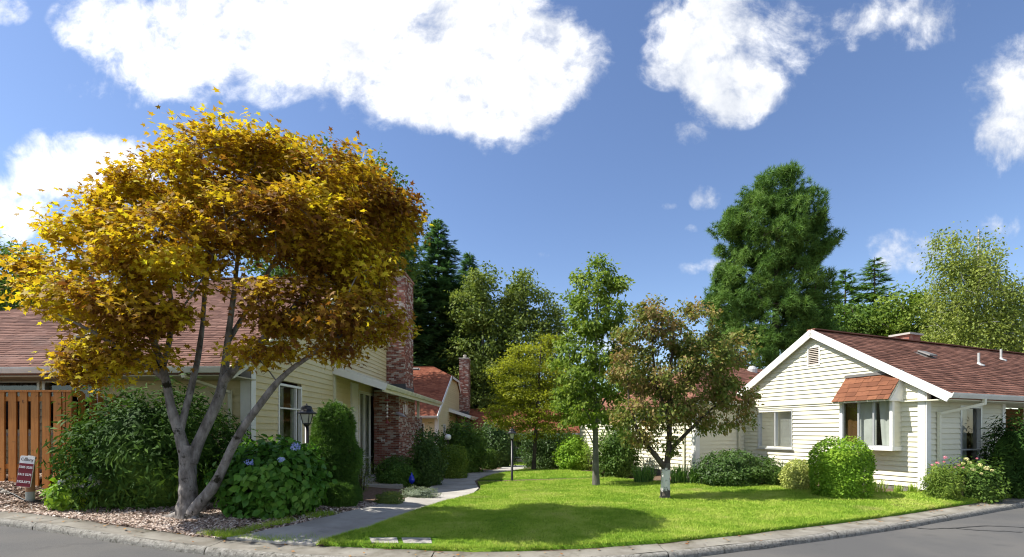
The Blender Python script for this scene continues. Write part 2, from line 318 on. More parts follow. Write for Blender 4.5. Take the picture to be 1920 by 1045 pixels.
# ------------------------------------------------------------------ mesh helpers
def link(name, me, mat=None, parent=None):
    o = bpy.data.objects.new(name, me)
    COL.objects.link(o)
    if mat is not None: me.materials.append(MATS[mat])
    if parent is not None: o.parent = parent
    return o
def mesh_np(name, V, Fc, mat, parent=None, smooth=False):
    V = np.asarray(V, dtype=np.float32); Fc = np.asarray(Fc, dtype=np.int32)
    n, k = Fc.shape
    me = bpy.data.meshes.new(name)
    me.vertices.add(len(V)); me.vertices.foreach_set('co', V.ravel())
    me.loops.add(n * k); me.loops.foreach_set('vertex_index', Fc.ravel())
    me.polygons.add(n); me.polygons.foreach_set('loop_start', np.arange(0, n * k, k, dtype=np.int32))
    if smooth: me.polygons.foreach_set('use_smooth', np.ones(n, dtype=bool))
    me.update(calc_edges=True)
    return link(name, me, mat, parent)
class MB:
    """collects boxes, beams, tubes ... and links them as one mesh"""
    def __init__(s): s.v, s.f = [], []
    def add(s, vs, fs):
        k = len(s.v); s.v += [tuple(p) for p in vs]; s.f += [tuple(i + k for i in f) for f in fs]
        return s
    def hexa(s, c):   # 8 corners: bottom ring 0-3, top ring 4-7
        return s.add(c, [(3, 2, 1, 0), (4, 5, 6, 7), (0, 1, 5, 4), (1, 2, 6, 5), (2, 3, 7, 6), (3, 0, 4, 7)])
    def box(s, x0, x1, y0, y1, z0, z1, m=None):
        c = [(x0, y0, z0), (x1, y0, z0), (x1, y1, z0), (x0, y1, z0), (x0, y0, z1), (x1, y0, z1), (x1, y1, z1), (x0, y1, z1)]
        return s.hexa([m(*p) for p in c] if m else c)
    def beam(s, p0, p1, w, h, up=(0, 0, 1)):
        p0, p1, up = Vector(p0), Vector(p1), Vector(up)
        d = (p1 - p0).normalized(); sx = d.cross(up).normalized() * (w / 2); sz = sx.cross(d).normalized() * (h / 2)
        a = [p0 - sx - sz, p0 + sx - sz, p1 + sx - sz, p1 - sx - sz, p0 - sx + sz, p0 + sx + sz, p1 + sx + sz, p1 - sx + sz]
        return s.hexa(a)
    def tube(s, pts, rad, n=8, cap=True):
        V, Fc = tube_np(np.array(pts, float), np.array(rad, float) if np.ndim(rad) else np.full(len(pts), rad), n)
        s.add(V, [tuple(f) for f in Fc])
        if cap:
            k = len(s.v) - len(V)
            s.f.append(tuple(k + i for i in range(n))[::-1]); s.f.append(tuple(k + len(V) - n + i for i in range(n)))
        return s
    def lathe(s, prof, n=16, c=(0, 0, 0), seg=None):
        k = []
        for r, z in prof:
            k += [(c[0] + r * math.cos(2 * math.pi * (i + .5) / n), c[1] + r * math.sin(2 * math.pi * (i + .5) / n), c[2] + z) for i in range(n)]
        fs = [(j * n + i, j * n + (i + 1) % n, (j + 1) * n + (i + 1) % n, (j + 1) * n + i) for j in range(len(prof) - 1) for i in range(n)]
        fs += [tuple(range(n))[::-1], tuple((len(prof) - 1) * n + i for i in range(n))]
        return s.add(k, fs)
    def prism(s, poly, thick):
        """top polygon (3D points, counter-clockwise seen from above), extruded down"""
        n = len(poly); lo = [(p[0], p[1], p[2] - thick) for p in poly]
        return s.add(list(poly) + lo, [tuple(range(n)), tuple(range(2 * n - 1, n - 1, -1))] + [(i, i + n, (i + 1) % n + n, (i + 1) % n) for i in range(n)])
    def build(s, name, mat, parent=None, smooth=False):
        me = bpy.data.meshes.new(name); me.from_pydata(s.v, [], s.f); me.update()
        if smooth:
            for p in me.polygons: p.use_smooth = True
        return link(name, me, mat, parent)
def tube_np(P, R, n=6):
    T = np.gradient(P, axis=0); T /= np.linalg.norm(T, axis=1, keepdims=True) + 1e-9
    ref = np.array([0.31, 0.93, 0.2]) if abs(T[:, 2]).mean() > .3 else np.array([0.05, 0.1, 1.0])
    A = np.cross(T, ref); A /= np.linalg.norm(A, axis=1, keepdims=True) + 1e-9
    B = np.cross(T, A)
    th = np.arange(n) * 2 * np.pi / n
    V = P[:, None] + R[:, None, None] * (np.cos(th)[None, :, None] * A[:, None] + np.sin(th)[None, :, None] * B[:, None])
    i = np.arange(n); j = (i + 1) % n
    Fc = np.concatenate([np.stack([k * n + i, k * n + j, (k + 1) * n + j, (k + 1) * n + i], 1) for k in range(len(P) - 1)])
    return V.reshape(-1, 3), Fc
def empty(name, loc, rz=0.0):
    o = bpy.data.objects.new(name, None); COL.objects.link(o)
    o.empty_display_size = 0.2
    o.location = loc; o.rotation_euler = (0, 0, rz)
    return o
def tag(o, label, cat, group=None):
    o['label'] = label; o['category'] = cat
    if group: o['group'] = group
    return o
def structure(o):
    o['kind'] = 'structure'; return o
def stuff(o):
    o['kind'] = 'stuff'; return o
def P(px, py, d):
    """photo pixel at a depth in metres -> world point"""
    return np.array([(px - 960) / F * d, d, EYE - (py - HZ) / F * d])

# ------------------------------------------------------------------ terrain
KX = np.array([-60, -30, -20, -14, -7.7, -6.58, -5.04, -3.36, -0.3, 1.76, 3.75, 6.48, 11.1, 16, 24, 34, 60.])
KY = np.array([24, 13.5, 10.6, 8.8, 7.2, 6.9, 6.45, 6.1, 5.6, 6.02, 6.8, 8.02, 10.4, 12.9, 17.3, 23, 38.])
_xs = np.linspace(-60, 60, 1201); _ys = np.interp(_xs, KX, KY)
_k = np.exp(-np.linspace(-2.2, 2.2, 25) ** 2); _k /= _k.sum()
_ys = np.convolve(np.pad(_ys, 12, mode='edge'), _k, 'valid')
def yk(x): return np.interp(x, _xs, _ys)
KW = 0.46
def zr(x):
    t = np.clip((-np.asarray(x, float) - 2.5) / 6.0, 0, 1)
    return .24 * t * t * (3 - 2 * t)      # the street rises gently towards the left
CP = [(-9.0, 9.3, .58), (-8.8, 8.8, .36), (-5.1, 7.6, .24), (-5.7, 10.5, .45), (-12, 10.6, .6), (-13, 14, .6), (-20, 20, .7), (-9, 13, .5), (-3.2, 8.8, .2), (-4.4, 9.5, .3),
      (-2.4, 9.0, .12), (-1.8, 12.2, 0.0), (-3.6, 14.7, -.12), (-4, 20, -.2), (0, 16, -.1), (-1.4, 18.6, -.17), (-.3, 25, -.35), (2.44, 13.9, 0), (3.38, 10.6, .1), (1, 9, .12),
      (9.47, 11, .2), (7.5, 15.6, .25), (12.8, 12.6, .3), (16, 15.5, .4), (25, 22, .6), (2.5, 22, -.12), (5, 19, .12), (0, 34, -.75), (0, 42, -.95), (8, 42, -.9), (-12, 40, -.4), (12, 30, .1), (25, 40, .3), (-25, 40, .4), (6.5, 9.4, .12)]
for x in (-20, -14, -9, -5, -1, 3, 7, 11, 16, 24): CP.append((x, float(yk(x)) + KW, 0.095 + float(zr(x))))
CP = np.array(CP)
def _phi(r): return np.sqrt(r * r + 1.2)
_A = _phi(np.linalg.norm(CP[:, None, :2] - CP[None, :, :2], axis=2))
_n = len(CP); _M = np.zeros((_n + 1, _n + 1)); _M[:_n, :_n] = _A; _M[:_n, _n] = 1; _M[_n, :_n] = 1
_W = np.linalg.solve(_M, np.concatenate([CP[:, 2], [0]]))
def H(x, y):
    x = np.asarray(x, float); y = np.asarray(y, float)
    sh = x.shape; q = np.stack([x.ravel(), y.ravel()], 1)
    r = np.linalg.norm(q[:, None] - CP[None, :, :2], axis=2)
    z = _phi(r) @ _W[:_n] + _W[_n]
    far = np.clip((q[:, 1] - 40) / 12, 0, 1)
    z = np.clip(z * (1 - far) - 0.8 * far, -1.1, 0.9)
    s = (q[:, 1] - yk(q[:, 0]) - KW)
    ke = 0.095 + zr(q[:, 0])
    z = np.where(s < 0.6, ke + (z - ke) * np.clip(s / 0.6, 0, 1), z)
    return z.reshape(sh)
def h1(x, y): return float(H(np.array([x]), np.array([y]))[0])
def G(px, py):
    """the ground point seen at a photo pixel"""
    d = np.arange(4.5, 70, 0.02)
    X = (px - 960) / F * d; Z = EYE - (py - HZ) / F * d
    hh = H(X, d); hh = np.where(d < yk(X) + KW, zr(X), hh)
    i = int(np.argmax(Z <= hh)) if (Z <= hh).any() else len(d) - 1
    return np.array([X[i], d[i], hh[i]])
def at(px, d):
    x = (px - 960) / F * d
    return np.array([x, d, h1(x, d)])

def grid(name, V, nu, nv, mat, smooth=True, parent=None):
    i, j = np.meshgrid(np.arange(nu - 1), np.arange(nv - 1), indexing='ij')
    a = (i * nv + j).ravel()
    return mesh_np(name, V, np.stack([a, a + nv, a + nv + 1, a + 1], 1), mat, parent, smooth)
# the open ground out to the horizon
gx = np.concatenate([[-900, -300, -120], np.linspace(-60, 60, 9), [120, 300, 900]])
gy = np.concatenate([[-300, -100, -30], np.linspace(-10, 70, 9), [120, 300, 1500]])
X, Y = np.meshgrid(gx, gy, indexing='ij')
structure(grid('ground', np.stack([X, Y, np.full_like(X, -1.3)], -1).reshape(-1, 3), len(gx), len(gy), 'far_ground'))
# planting ground behind the kerb
xs = np.concatenate([np.linspace(-40, -16, 25), np.linspace(-15.5, 17, 163), np.linspace(18, 45, 28)])
ss = np.concatenate([[0, .1, .2], np.arange(.4, 14, .25), np.arange(14.5, 30, .75), np.linspace(31, 70, 20)])
X = np.repeat(xs[:, None], len(ss), 1); Y = yk(X) + KW + ss[None, :]
Z = H(X, Y)
structure(grid('planting_bed', np.stack([X, Y, Z], -1).reshape(-1, 3), len(xs), len(ss), 'mulch'))
# street
xs = np.linspace(-60, 60, 241); rr = np.linspace(0, 1, 16)
X = np.repeat(xs[:, None], 16, 1); Y = -9 + (yk(X) + 0.03 + 9) * rr[None, :]
road = structure(grid('street', np.stack([X, Y, zr(X)], -1).reshape(-1, 3), len(xs), 16, 'asphalt'))
def ribbon(name, pts, wid, z, mat, parent):
    pts = np.array(pts, float); T = np.gradient(pts, axis=0); T /= np.linalg.norm(T, axis=1, keepdims=True)
    N = np.stack([-T[:, 1], T[:, 0]], 1); wv = np.asarray(wid) * np.ones(len(pts))
    V = np.concatenate([np.c_[pts + N * wv[:, None] / 2, np.full(len(pts), z)], np.c_[pts - N * wv[:, None] / 2, np.full(len(pts), z)]])
    n = len(pts); i = np.arange(n - 1)
    return mesh_np(name, V, np.stack([i, i + n, i + n + 1, i + 1], 1), mat, parent)
rng = np.random.default_rng(5)
for line in ([(1690, 987), (1730, 992), (1790, 991), (1850, 986), (1935, 990)], [(1790, 991), (1840, 995), (1935, 999)]):
    q = []
    for (a, b), (c, d) in zip(line[:-1], line[1:]):
        for k in range(6):
            f = k / 6; dd = EYE * F / (b + (d - b) * f - HZ); q.append(((a + (c - a) * f - 960) / F * dd + rng.normal(0, .015), dd + rng.normal(0, .02)))
    ribbon('tar_seam', q, rng.uniform(.025, .055, len(q)), 0.004, 'tar', road)
# kerb, in poured lengths with open joints
kerb = structure(empty('kerb', (0, 6, 0)))
PROF = [(0.0, -0.05), (0.0, 0.035), (0.018, 0.075), (0.06, 0.092), (0.10, 0.088)]
TOPP = [(0.10, 0.088), (0.28, 0.084), (KW + .03, 0.098), (KW + .03, -0.05)]
def sweep(name, prof, x0, x1, mat):
    n = max(3, int((x1 - x0) / 0.25)); x = np.linspace(x0, x1, n)
    r = np.random.default_rng(int(abs(x0) * 100) + 3)
    V = np.concatenate([np.c_[x, yk(x) + s + (r.normal(0, .006, n) if z < .08 else 0), zr(x) + z + r.normal(0, .0025, n)] for s, z in prof])
    i = np.arange(n - 1); Fc = np.concatenate([np.stack([k * n + i, k * n + i + 1, (k + 1) * n + i + 1, (k + 1) * n + i], 1) for k in range(len(prof) - 1)])
    return mesh_np(name, V, Fc[:, ::-1], mat, None, False)
x = -40.0
while x < 42:
    L = 3.0
    kb = sweep('kerb_segment', TOPP, x + .006, x + L - .006, 'kerb'); kb.parent = kerb; kb.matrix_parent_inverse = kerb.matrix_basis.inverted()
    lp = sweep('kerb_lip', PROF, x + .006, x + L - .006, 'kerb_lip'); lp.parent = kb
    x += L

# ------------------------------------------------------------------ path and lawns
def gp(*pts): return [G(a, b)[:2] for a, b in pts]
PL = gp((424, 1021), (560, 987), (640, 966), (698, 951), (757, 938)) + gp((790, 926), (812, 908), (825, 897), (877, 888), (934, 881.5)) + gp((958, 871), (975, 862))
PR = gp((592, 1033), (688, 997), (740, 977), (786, 960), (841, 942)) + gp((884, 930), (900, 921), (890, 903), (912, 893), (968, 884)) + gp((1003, 873), (1012, 864))
path = structure(empty('path', (-2, 9, 0.1)))
def slab_poly(a, b, c, d, n=3, lift=0.03, shrink=0.008, name='slab', parent=None, mat='concrete'):
    a, b, c, d = [np.array(q, float) for q in (a, b, c, d)]
    cen = (a + b + c + d) / 4
    a, b, c, d = [q + (cen - q) / np.linalg.norm(cen - q) * shrink for q in (a, b, c, d)]
    V = []
    for i in range(n + 1):
        l = a + (d - a) * i / n; r = b + (c - b) * i / n
        for j in range(n + 1):
            V.append(l + (r - l) * j / n)
    V = np.array(V); z = H(V[:, 0], V[:, 1]) + lift
    top = np.c_[V, z]; k = n + 1
    fs = [(i * k + j, i * k + j + 1, (i + 1) * k + j + 1, (i + 1) * k + j) for i in range(n) for j in range(n)]
    ring = [j for j in range(k)] + [i * k + n for i in range(1, k)] + [n * k + j for j in range(n - 1, -1, -1)] + [i * k for i in range(n - 1, 0, -1)]
    mb = MB(); lo = [(top[i][0], top[i][1], top[i][2] - .1) for i in ring]
    nb = len(top); mb.add(list(map(tuple, top)) + lo, fs + [(ring[(i + 1) % len(ring)], ring[i], nb + i, nb + (i + 1) % len(ring)) for i in range(len(ring))])
    o = mb.build(name, mat)
    if parent is not None: o.parent = parent; o.matrix_parent_inverse = parent.matrix_basis.inverted()
    return o
seq = [0, .9, 1.8, 2.6, 3.3, 4.0, 5.0, 6.2, 7.0, 8.0, 8.5, 9.0, 10, 11]
def lerp_list(L_, t):
    i = min(int(t), len(L_) - 2); f = t - i
    return np.array(L_[i]) * (1 - f) + np.array(L_[i + 1]) * f
for t0, t1 in zip(seq[:-1], seq[1:]):
    slab_poly(lerp_list(PL, t0), lerp_list(PR, t0), lerp_list(PR, t1), lerp_list(PL, t1), parent=path)
# apron between kerb and path
kx0, kx1 = PL[0][0], PR[0][0]
slab_poly((kx0 + .05, yk(kx0 + .05) + KW + .02), (kx1, yk(kx1) + KW + .02), PR[0], PL[0], parent=path, lift=.026)

def resample(poly, step=0.35):
    outp = []
    for a, b in zip(poly, poly[1:] + poly[:1]):
        a, b = np.array(a, float), np.array(b, float); n = max(1, int(np.linalg.norm(b - a) / step))
        outp += [a + (b - a) * i / n for i in range(n)]
    return outp
def patch(name, poly, step, lift, mat, wob=0.0):
    r = np.random.default_rng(len(poly))
    B = [p + r.normal(0, wob, 2) for p in resample(poly, step)]
    B2 = [Vector(p) for p in B]; nb = len(B)
    lo = np.min(B, 0); hi = np.max(B, 0)
    xs, ys = np.meshgrid(np.arange(lo[0], hi[0], step), np.arange(lo[1], hi[1], step))
    Q = np.stack([xs.ravel(), ys.ravel()], 1) + r.uniform(-.2, .2, (xs.size, 2)) * step
    pts = B2 + [Vector(q) for q in Q]
    vs_, es_, fs_, *_ = geometry.delaunay_2d_cdt(pts, [(i, (i + 1) % nb) for i in range(nb)], [], 1, 1e-5)
    A = np.array([(v.x, v.y) for v in vs_]); Z = H(A[:, 0], A[:, 1]) + lift
    V = [(a[0], a[1], z) for a, z in zip(A, Z)]
    # skirt along the boundary
    cnt = {}
    for f in fs_:
        for i in range(len(f)):
            e = (f[i], f[(i + 1) % len(f)]); cnt[tuple(sorted(e))] = cnt.get(tuple(sorted(e)), 0) + 1
    nv = len(V); low = {}; F2 = [tuple(f) for f in fs_]
    for f in fs_:
        for i in range(len(f)):
            a, b = f[i], f[(i + 1) % len(f)]
            if cnt[tuple(sorted((a, b)))] == 1:
                for q in (a, b):
                    if q not in low:
                        low[q] = len(V); V.append((V[q][0], V[q][1], V[q][2] - lift - .06))
                F2.append((b, a, low[a], low[b]))
    me = bpy.data.meshes.new(name); me.from_pydata(V, [], F2); me.update()
    for p in me.polygons: p.use_smooth = True
    o = structure(link(name, me, mat))
    tri = np.array([f for f in fs_ if len(f) == 3]); VV = np.array([(a[0], a[1], z) for a, z in zip(A, Z)])
    return o, VV, tri
kxs = np.linspace(PR[0][0] + .1, 17.5, 60)
front = [np.array([x, yk(x) + KW + .03]) for x in kxs]
back = gp((1920, 907), (1800, 921), (1735, 927), (1640, 929), (1560, 931), (1500, 921), (1440, 914), (1310, 911), (1190, 903), (1142, 898.5))
extra = [np.array([17.8, yk(17.8) + 4.2])]
back_l = gp((1060, 902.5), (990, 905), (930, 906.5), (897, 906.5))
LAWN1 = front + extra + back + back_l + [p + np.array([.04, 0]) for p in reversed(PR[1:7])]
lawn, LV, LT = patch('lawn', LAWN1, 0.4, 0.055, 'lawn_soil', 0.012)
LAWN2 = gp((900, 901.5), (935, 901), (1000, 899), (1090, 896.5), (1130, 895.5)) + gp((1125, 889), (1060, 883.5), (1000, 881.5), (975, 882.5), (925, 892))
lawn2, LV2, LT2 = patch('lawn_strip', LAWN2, 0.4, 0.05, 'lawn_soil', 0.01)
LAWN3 = [np.array(q) for q in ((-.4, 30.0), (5, 29), (6, 38), (-1.5, 38))]
lawn3, LV3, LT3 = patch('lawn_beyond', LAWN3, 0.8, 0.05, 'lawn_soil', 0.01)

def scatter_tri(V, T, n, rng, weight=None):
    A = np.linalg.norm(np.cross(V[T[:, 1]] - V[T[:, 0]], V[T[:, 2]] - V[T[:, 0]]), axis=1) / 2
    if weight is not None: A = A * weight(V[T].mean(1))
    i = rng.choice(len(T), n, p=A / A.sum()); u, v = rng.random((2, n)); sw = u + v > 1
    u[sw], v[sw] = 1 - u[sw], 1 - v[sw]
    return V[T[i, 0]] + u[:, None] * (V[T[i, 1]] - V[T[i, 0]]) + v[:, None] * (V[T[i, 2]] - V[T[i, 0]])
def blades(name, Pq, hgt, wid, rng, mat='grass', parent=None):
    n = len(Pq); a = rng.uniform(0, 2 * np.pi, n); hh = hgt * rng.uniform(.5, 1.3, n); lean = rng.normal(0, .45, (n, 2)) * hh[:, None]
    W = np.stack([np.cos(a), np.sin(a), 0 * a], 1) * (wid * rng.uniform(.6, 1.3, n))[:, None]
    tip = Pq + np.c_[lean, hh]
    V = np.stack([Pq - W, Pq + W, tip], 1).reshape(-1, 3)
    return stuff(mesh_np(name, V, np.arange(3 * n).reshape(-1, 3), mat, parent))
rng = np.random.default_rng(11)
q = scatter_tri(LV, LT, 330000, rng, lambda c: 1 / np.maximum(c[:, 1], 5.5) ** 1.6 * np.where(c[:, 0] > 13, .3, 1))
for (a_, b_) in ((690, 749), (750, 813)):      # keep the utility lids clear of grass
    c_ = np.array(gp((a_, 1029), (b_, 1029), (b_, 1015), (a_, 1015))); q = q[~((q[:, 0] > c_[:, 0].min()) & (q[:, 0] < c_[:, 0].max()) & (q[:, 1] > c_[:, 1].min() - .12) & (q[:, 1] < c_[:, 1].max()))]
dd = np.linalg.norm(q[:, :2], axis=1)
b = blades('grass', q - [0, 0, .01], 0.026 + 0.0012 * dd, 0.0028 + 0.0006 * dd, rng, parent=lawn)
q = scatter_tri(LV2, LT2, 14000, rng); blades('grass', q - [0, 0, .01], 0.05, 0.014, rng, parent=lawn2)
q = scatter_tri(LV3, LT3, 8000, rng); blades('grass', q - [0, 0, .01], 0.06, 0.025, rng, parent=lawn3)
# taller uncut grass along the lawn rim by the kerb, and thin grass along the bed by the path
x = rng.uniform(kxs[0], 12.5, 16000); q = np.c_[x, yk(x) + KW + .03 + np.abs(rng.normal(0, .05, len(x)))]
q = np.c_[q, H(q[:, 0], q[:, 1]) + .02]
blades('rim_grass', q, 0.065, 0.004, rng, parent=lawn)
e0 = np.array(PR[0]); rim = np.array(PR[:5]); ii = rng.uniform(0, 3.99, 9000); i0 = ii.astype(int); ff = (ii - i0)[:, None]
q = rim[i0] * (1 - ff) + rim[i0 + 1] * ff + np.c_[np.abs(rng.normal(0, .05, 9000)) + .03, rng.normal(0, .03, 9000)]
blades('rim_grass', np.c_[q, H(q[:, 0], q[:, 1]) + .03], 0.06, 0.005, rng, parent=lawn)
n = 9000; tt = rng.uniform(0, 1, n); w_ = np.abs(rng.normal(0, .14, n))
x = -4.5 + 1.9 * tt; y = np.maximum(yk(x) + KW + .03, yk(x) + KW + .03 + 0 * x) + w_
ll = np.array([G(424, 1021)[:2], G(640, 966)[:2]])
s2 = rng.random(n) < .5; f = rng.random(n)[:, None]; alt = ll[0] * (1 - f) + ll[1] * f - np.c_[w_ * .9 + .03, -w_ * .3]
q = np.where(s2[:, None], alt, np.c_[x, y]); keep = rng.random(n) < (.5 + .5 * np.sin(q[:, 0] * 5) * np.sin(q[:, 1] * 7)) ** 1.2
q = q[keep]; 
bedgrass = blades('sparse_grass', np.c_[q, H(q[:, 0], q[:, 1]) - .005], 0.075, 0.004, rng)
tag(bedgrass, 'thin tufts of grass along the mulch bed by the path', 'grass')
# wood chips on the left bed
n = 52000
x = np.concatenate([rng.uniform(-13, -1.8, int(n * .8)), rng.uniform(-6, -1.8, n - int(n * .8))]); y = yk(x) + KW + .02 + rng.uniform(0, 1, n) ** 1.25 * 3.4
keep = (x < -4.2) | (y > 9) | (rng.random(n) < .45)
left_of_path = x < np.interp(y, [p[1] for p in PL[:5]], [p[0] for p in PL[:5]]) - .05
keep &= left_of_path & (y < 10.2); x, y = x[keep], y[keep]; n = len(x)
a = rng.uniform(0, 6.28, n); L_ = rng.uniform(.012, .045, n); Wd = rng.uniform(.005, .014, n)
nr = rng.normal(0, .35, (n, 3)) + [0, 0, 1]; nr /= np.linalg.norm(nr, axis=1, keepdims=True)
T = np.stack([np.cos(a), np.sin(a), 0 * a], 1); B = np.cross(nr, T); B /= np.linalg.norm(B, axis=1, keepdims=True); T = np.cross(B, nr)
c = np.c_[x, y, H(x, y) + .014]
V = np.stack([c - T * L_[:, None] - B * Wd[:, None], c + T * L_[:, None] - B * Wd[:, None] * .7, c + T * L_[:, None] + B * Wd[:, None], c - T * L_[:, None] + B * Wd[:, None] * .6], 1).reshape(-1, 3)
tag(stuff(mesh_np('wood_chips', V, np.arange(4 * n).reshape(-1, 4), 'chip')), 'pale wood chips spread over the bed below the wooden fence', 'wood chips')
# fallen leaves on kerb, path and lawn edge
n = 150
x = rng.uniform(-9, 11, n); y = yk(x) + KW * rng.random(n) ** .5 + np.abs(rng.normal(0, .03, n)) - .02
V = []; 
for i in range(n):
    s = rng.uniform(.012, .032); a = rng.uniform(0, 6.28); zz = .1 + float(zr(x[i]))
    V += [(x[i] + s * math.cos(a + k * 1.57 + .3 * (k % 2)) * (1 if k % 2 else .6), y[i] + s * math.sin(a + k * 1.57) * (1 if k % 2 else .6), zz + rng.uniform(0, .012)) for k in range(4)]
tag(stuff(mesh_np('fallen_leaves', V, np.arange(4 * n).reshape(-1, 4), 'fallen')), 'small dry leaves lying along the kerb', 'leaves')
# utility lids set into the lawn beside the path
for (a, b, lab) in ((692, 748, 'pale concrete utility lid set in the lawn, next to the path'), (752, 811, 'grey concrete utility lid set in the lawn, farther from the path')):
    q = gp((a + 4, 1027.5), (b, 1027.5), (b - 3, 1016.5), (a, 1016.5))
    o = slab_poly(*q, n=1, lift=.062, name='utility_lid'); tag(o, lab, 'utility lid', 'utility lids in the lawn')
    c = np.mean(q, 0); z = h1(*c) + .066
    MB().box(c[0] - .05, c[0] + .05, c[1] - .012, c[1] + .012, z - .01, z).build('lift_slot', 'dark_metal', o)

# ------------------------------------------------------------------ building helpers
def span(prof, z):
    """u interval where a gable outline (points left to right) stands at least as high as z"""
    us = []
    for (u0, z0), (u1, z1) in zip(prof[:-1], prof[1:]):
        if (z0 - z) * (z1 - z) < 0: us.append(u0 + (u1 - u0) * (z - z0) / (z1 - z0))
    if prof[0][1] >= z: us.append(prof[0][0])
    if prof[-1][1] >= z: us.append(prof[-1][0])
    return (min(us), max(us)) if len(us) >= 2 else None
JR = random.Random(77)
def siding(parent, m, prof, z0, openings, expo, mat, name='wall', proud=0.032):
    """lap-sided wall: a solid core with openings, and every board a piece of its own"""
    ztop = max(p[1] for p in prof); core = MB(); boards = []
    z = z0
    while z < ztop - 0.02:
        zt = min(z + expo, ztop - 0.001)
        a, b = span(prof, z), span(prof, zt)
        if a is None or b is None: break
        cuts = sorted([(o[0], o[1]) for o in openings if o[2] < z + expo / 2 < o[3]])
        segs = []; lo = (a[0], b[0])
        for c in cuts:
            if c[0] - max(lo) > 0.03: segs.append((lo[0], c[0], lo[1], c[0]))
            if c[1] > max(lo): lo = (c[1], c[1])
        if max(a[1], b[1]) - min(lo) > 0.04 and a[1] > lo[0]: segs.append((lo[0], a[1], lo[1], max(lo[1], b[1])))
        joined = []
        for (p0, p1, q0, q1) in segs:      # butt joints in the longer boards
            if p1 - p0 > 3.2 and min(p1, q1) - max(p0, q0) > 1.5:
                c_ = max(p0, q0) + (min(p1, q1) - max(p0, q0)) * JR.uniform(.25, .75); joined += [(p0, c_ - .0015, q0, c_ - .0015), (c_ + .0015, p1, c_ + .0015, q1)]
            else: joined.append((p0, p1, q0, q1))
        for (p0, p1, q0, q1) in joined:
            wv = JR.uniform(-.003, .003)
            core.hexa([m(p0, -.10, z), m(p1, -.10, z), m(p1, 0, z), m(p0, 0, z), m(q0, -.10, zt), m(q1, -.10, zt), m(q1, 0, zt), m(q0, 0, zt)])
            boards.append([m(p0, -.02, z), m(p1, -.02, z), m(p1, proud + wv, z + wv), m(p0, proud - wv, z - wv * .5), m(q0, -.02, zt + .004), m(q1, -.02, zt + .004), m(q1, .004, zt + .004), m(q0, .004, zt + .004)])
        z += expo
    wall = core.build(name, mat, parent)
    for c in boards: MB().hexa(c).build('siding_board', mat, wall)
    return wall
def drape(m, u0, u1, z0, z1, o, amp=0.025, freq=30, mat='curtain_grey', parent=None, taper=0.0):
    n = max(6, int((u1 - u0) * 40)); V = []
    for i in range(n):
        f = i / (n - 1); u = u0 + (u1 - u0) * f; oo = o + amp * math.sin(u * freq) + amp * .5 * math.sin(u * freq * 2.3)
        V += [m(u0 + (u1 - u0) * f * (1 - taper), oo, z0), m(u, oo * 1.0, z1)]
    return mesh_np('curtain', V, [(2 * i, 2 * i + 2, 2 * i + 3, 2 * i + 1) for i in range(n - 1)], mat, parent, True)
def window(parent, m, u0, u1, z0, z1, mull=(), rails=(), frame='trim_white', fw=0.05, curtains=(), back=-0.32, sill=True, glass_o=-0.045, proud=.035, inner='interior'):
    mb = MB()
    mb.box(u0 - fw, u0, -.06, proud, z0 - fw, z1 + fw, m); mb.box(u1, u1 + fw, -.06, proud, z0 - fw, z1 + fw, m)
    mb.box(u0, u1, -.06, proud - .003, z0 - fw, z0, m); mb.box(u0, u1, -.06, proud - .003, z1, z1 + fw, m)
    for f in mull: mb.box(u0 + (u1 - u0) * f - .02, u0 + (u1 - u0) * f + .02, -.055, .012, z0, z1, m)
    for f in rails: mb.box(u0, u1, -.055, .008, z0 + (z1 - z0) * f - .016, z0 + (z1 - z0) * f + .016, m)
    o = mb.build('window', frame, parent)
    if sill: MB().box(u0 - fw - .03, u1 + fw + .03, proud + .002, proud + .05, z0 - fw - .01, z0 - fw + .03, m).build('sill', frame, o)
    e = [u0] + [u0 + (u1 - u0) * f for f in mull] + [u1]
    for a, b in zip(e[:-1], e[1:]):
        MB().add([m(a + .012, glass_o, z0 + .004), m(b - .012, glass_o, z0 + .004), m(b - .012, glass_o, z1 - .004), m(a + .012, glass_o, z1 - .004)], [(0, 1, 2, 3)]).build('pane', 'glass', o)
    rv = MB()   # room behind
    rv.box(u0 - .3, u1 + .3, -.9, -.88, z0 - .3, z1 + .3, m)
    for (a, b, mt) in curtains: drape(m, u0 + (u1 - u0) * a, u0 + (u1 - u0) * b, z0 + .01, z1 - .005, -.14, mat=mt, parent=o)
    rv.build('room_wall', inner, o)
    return o
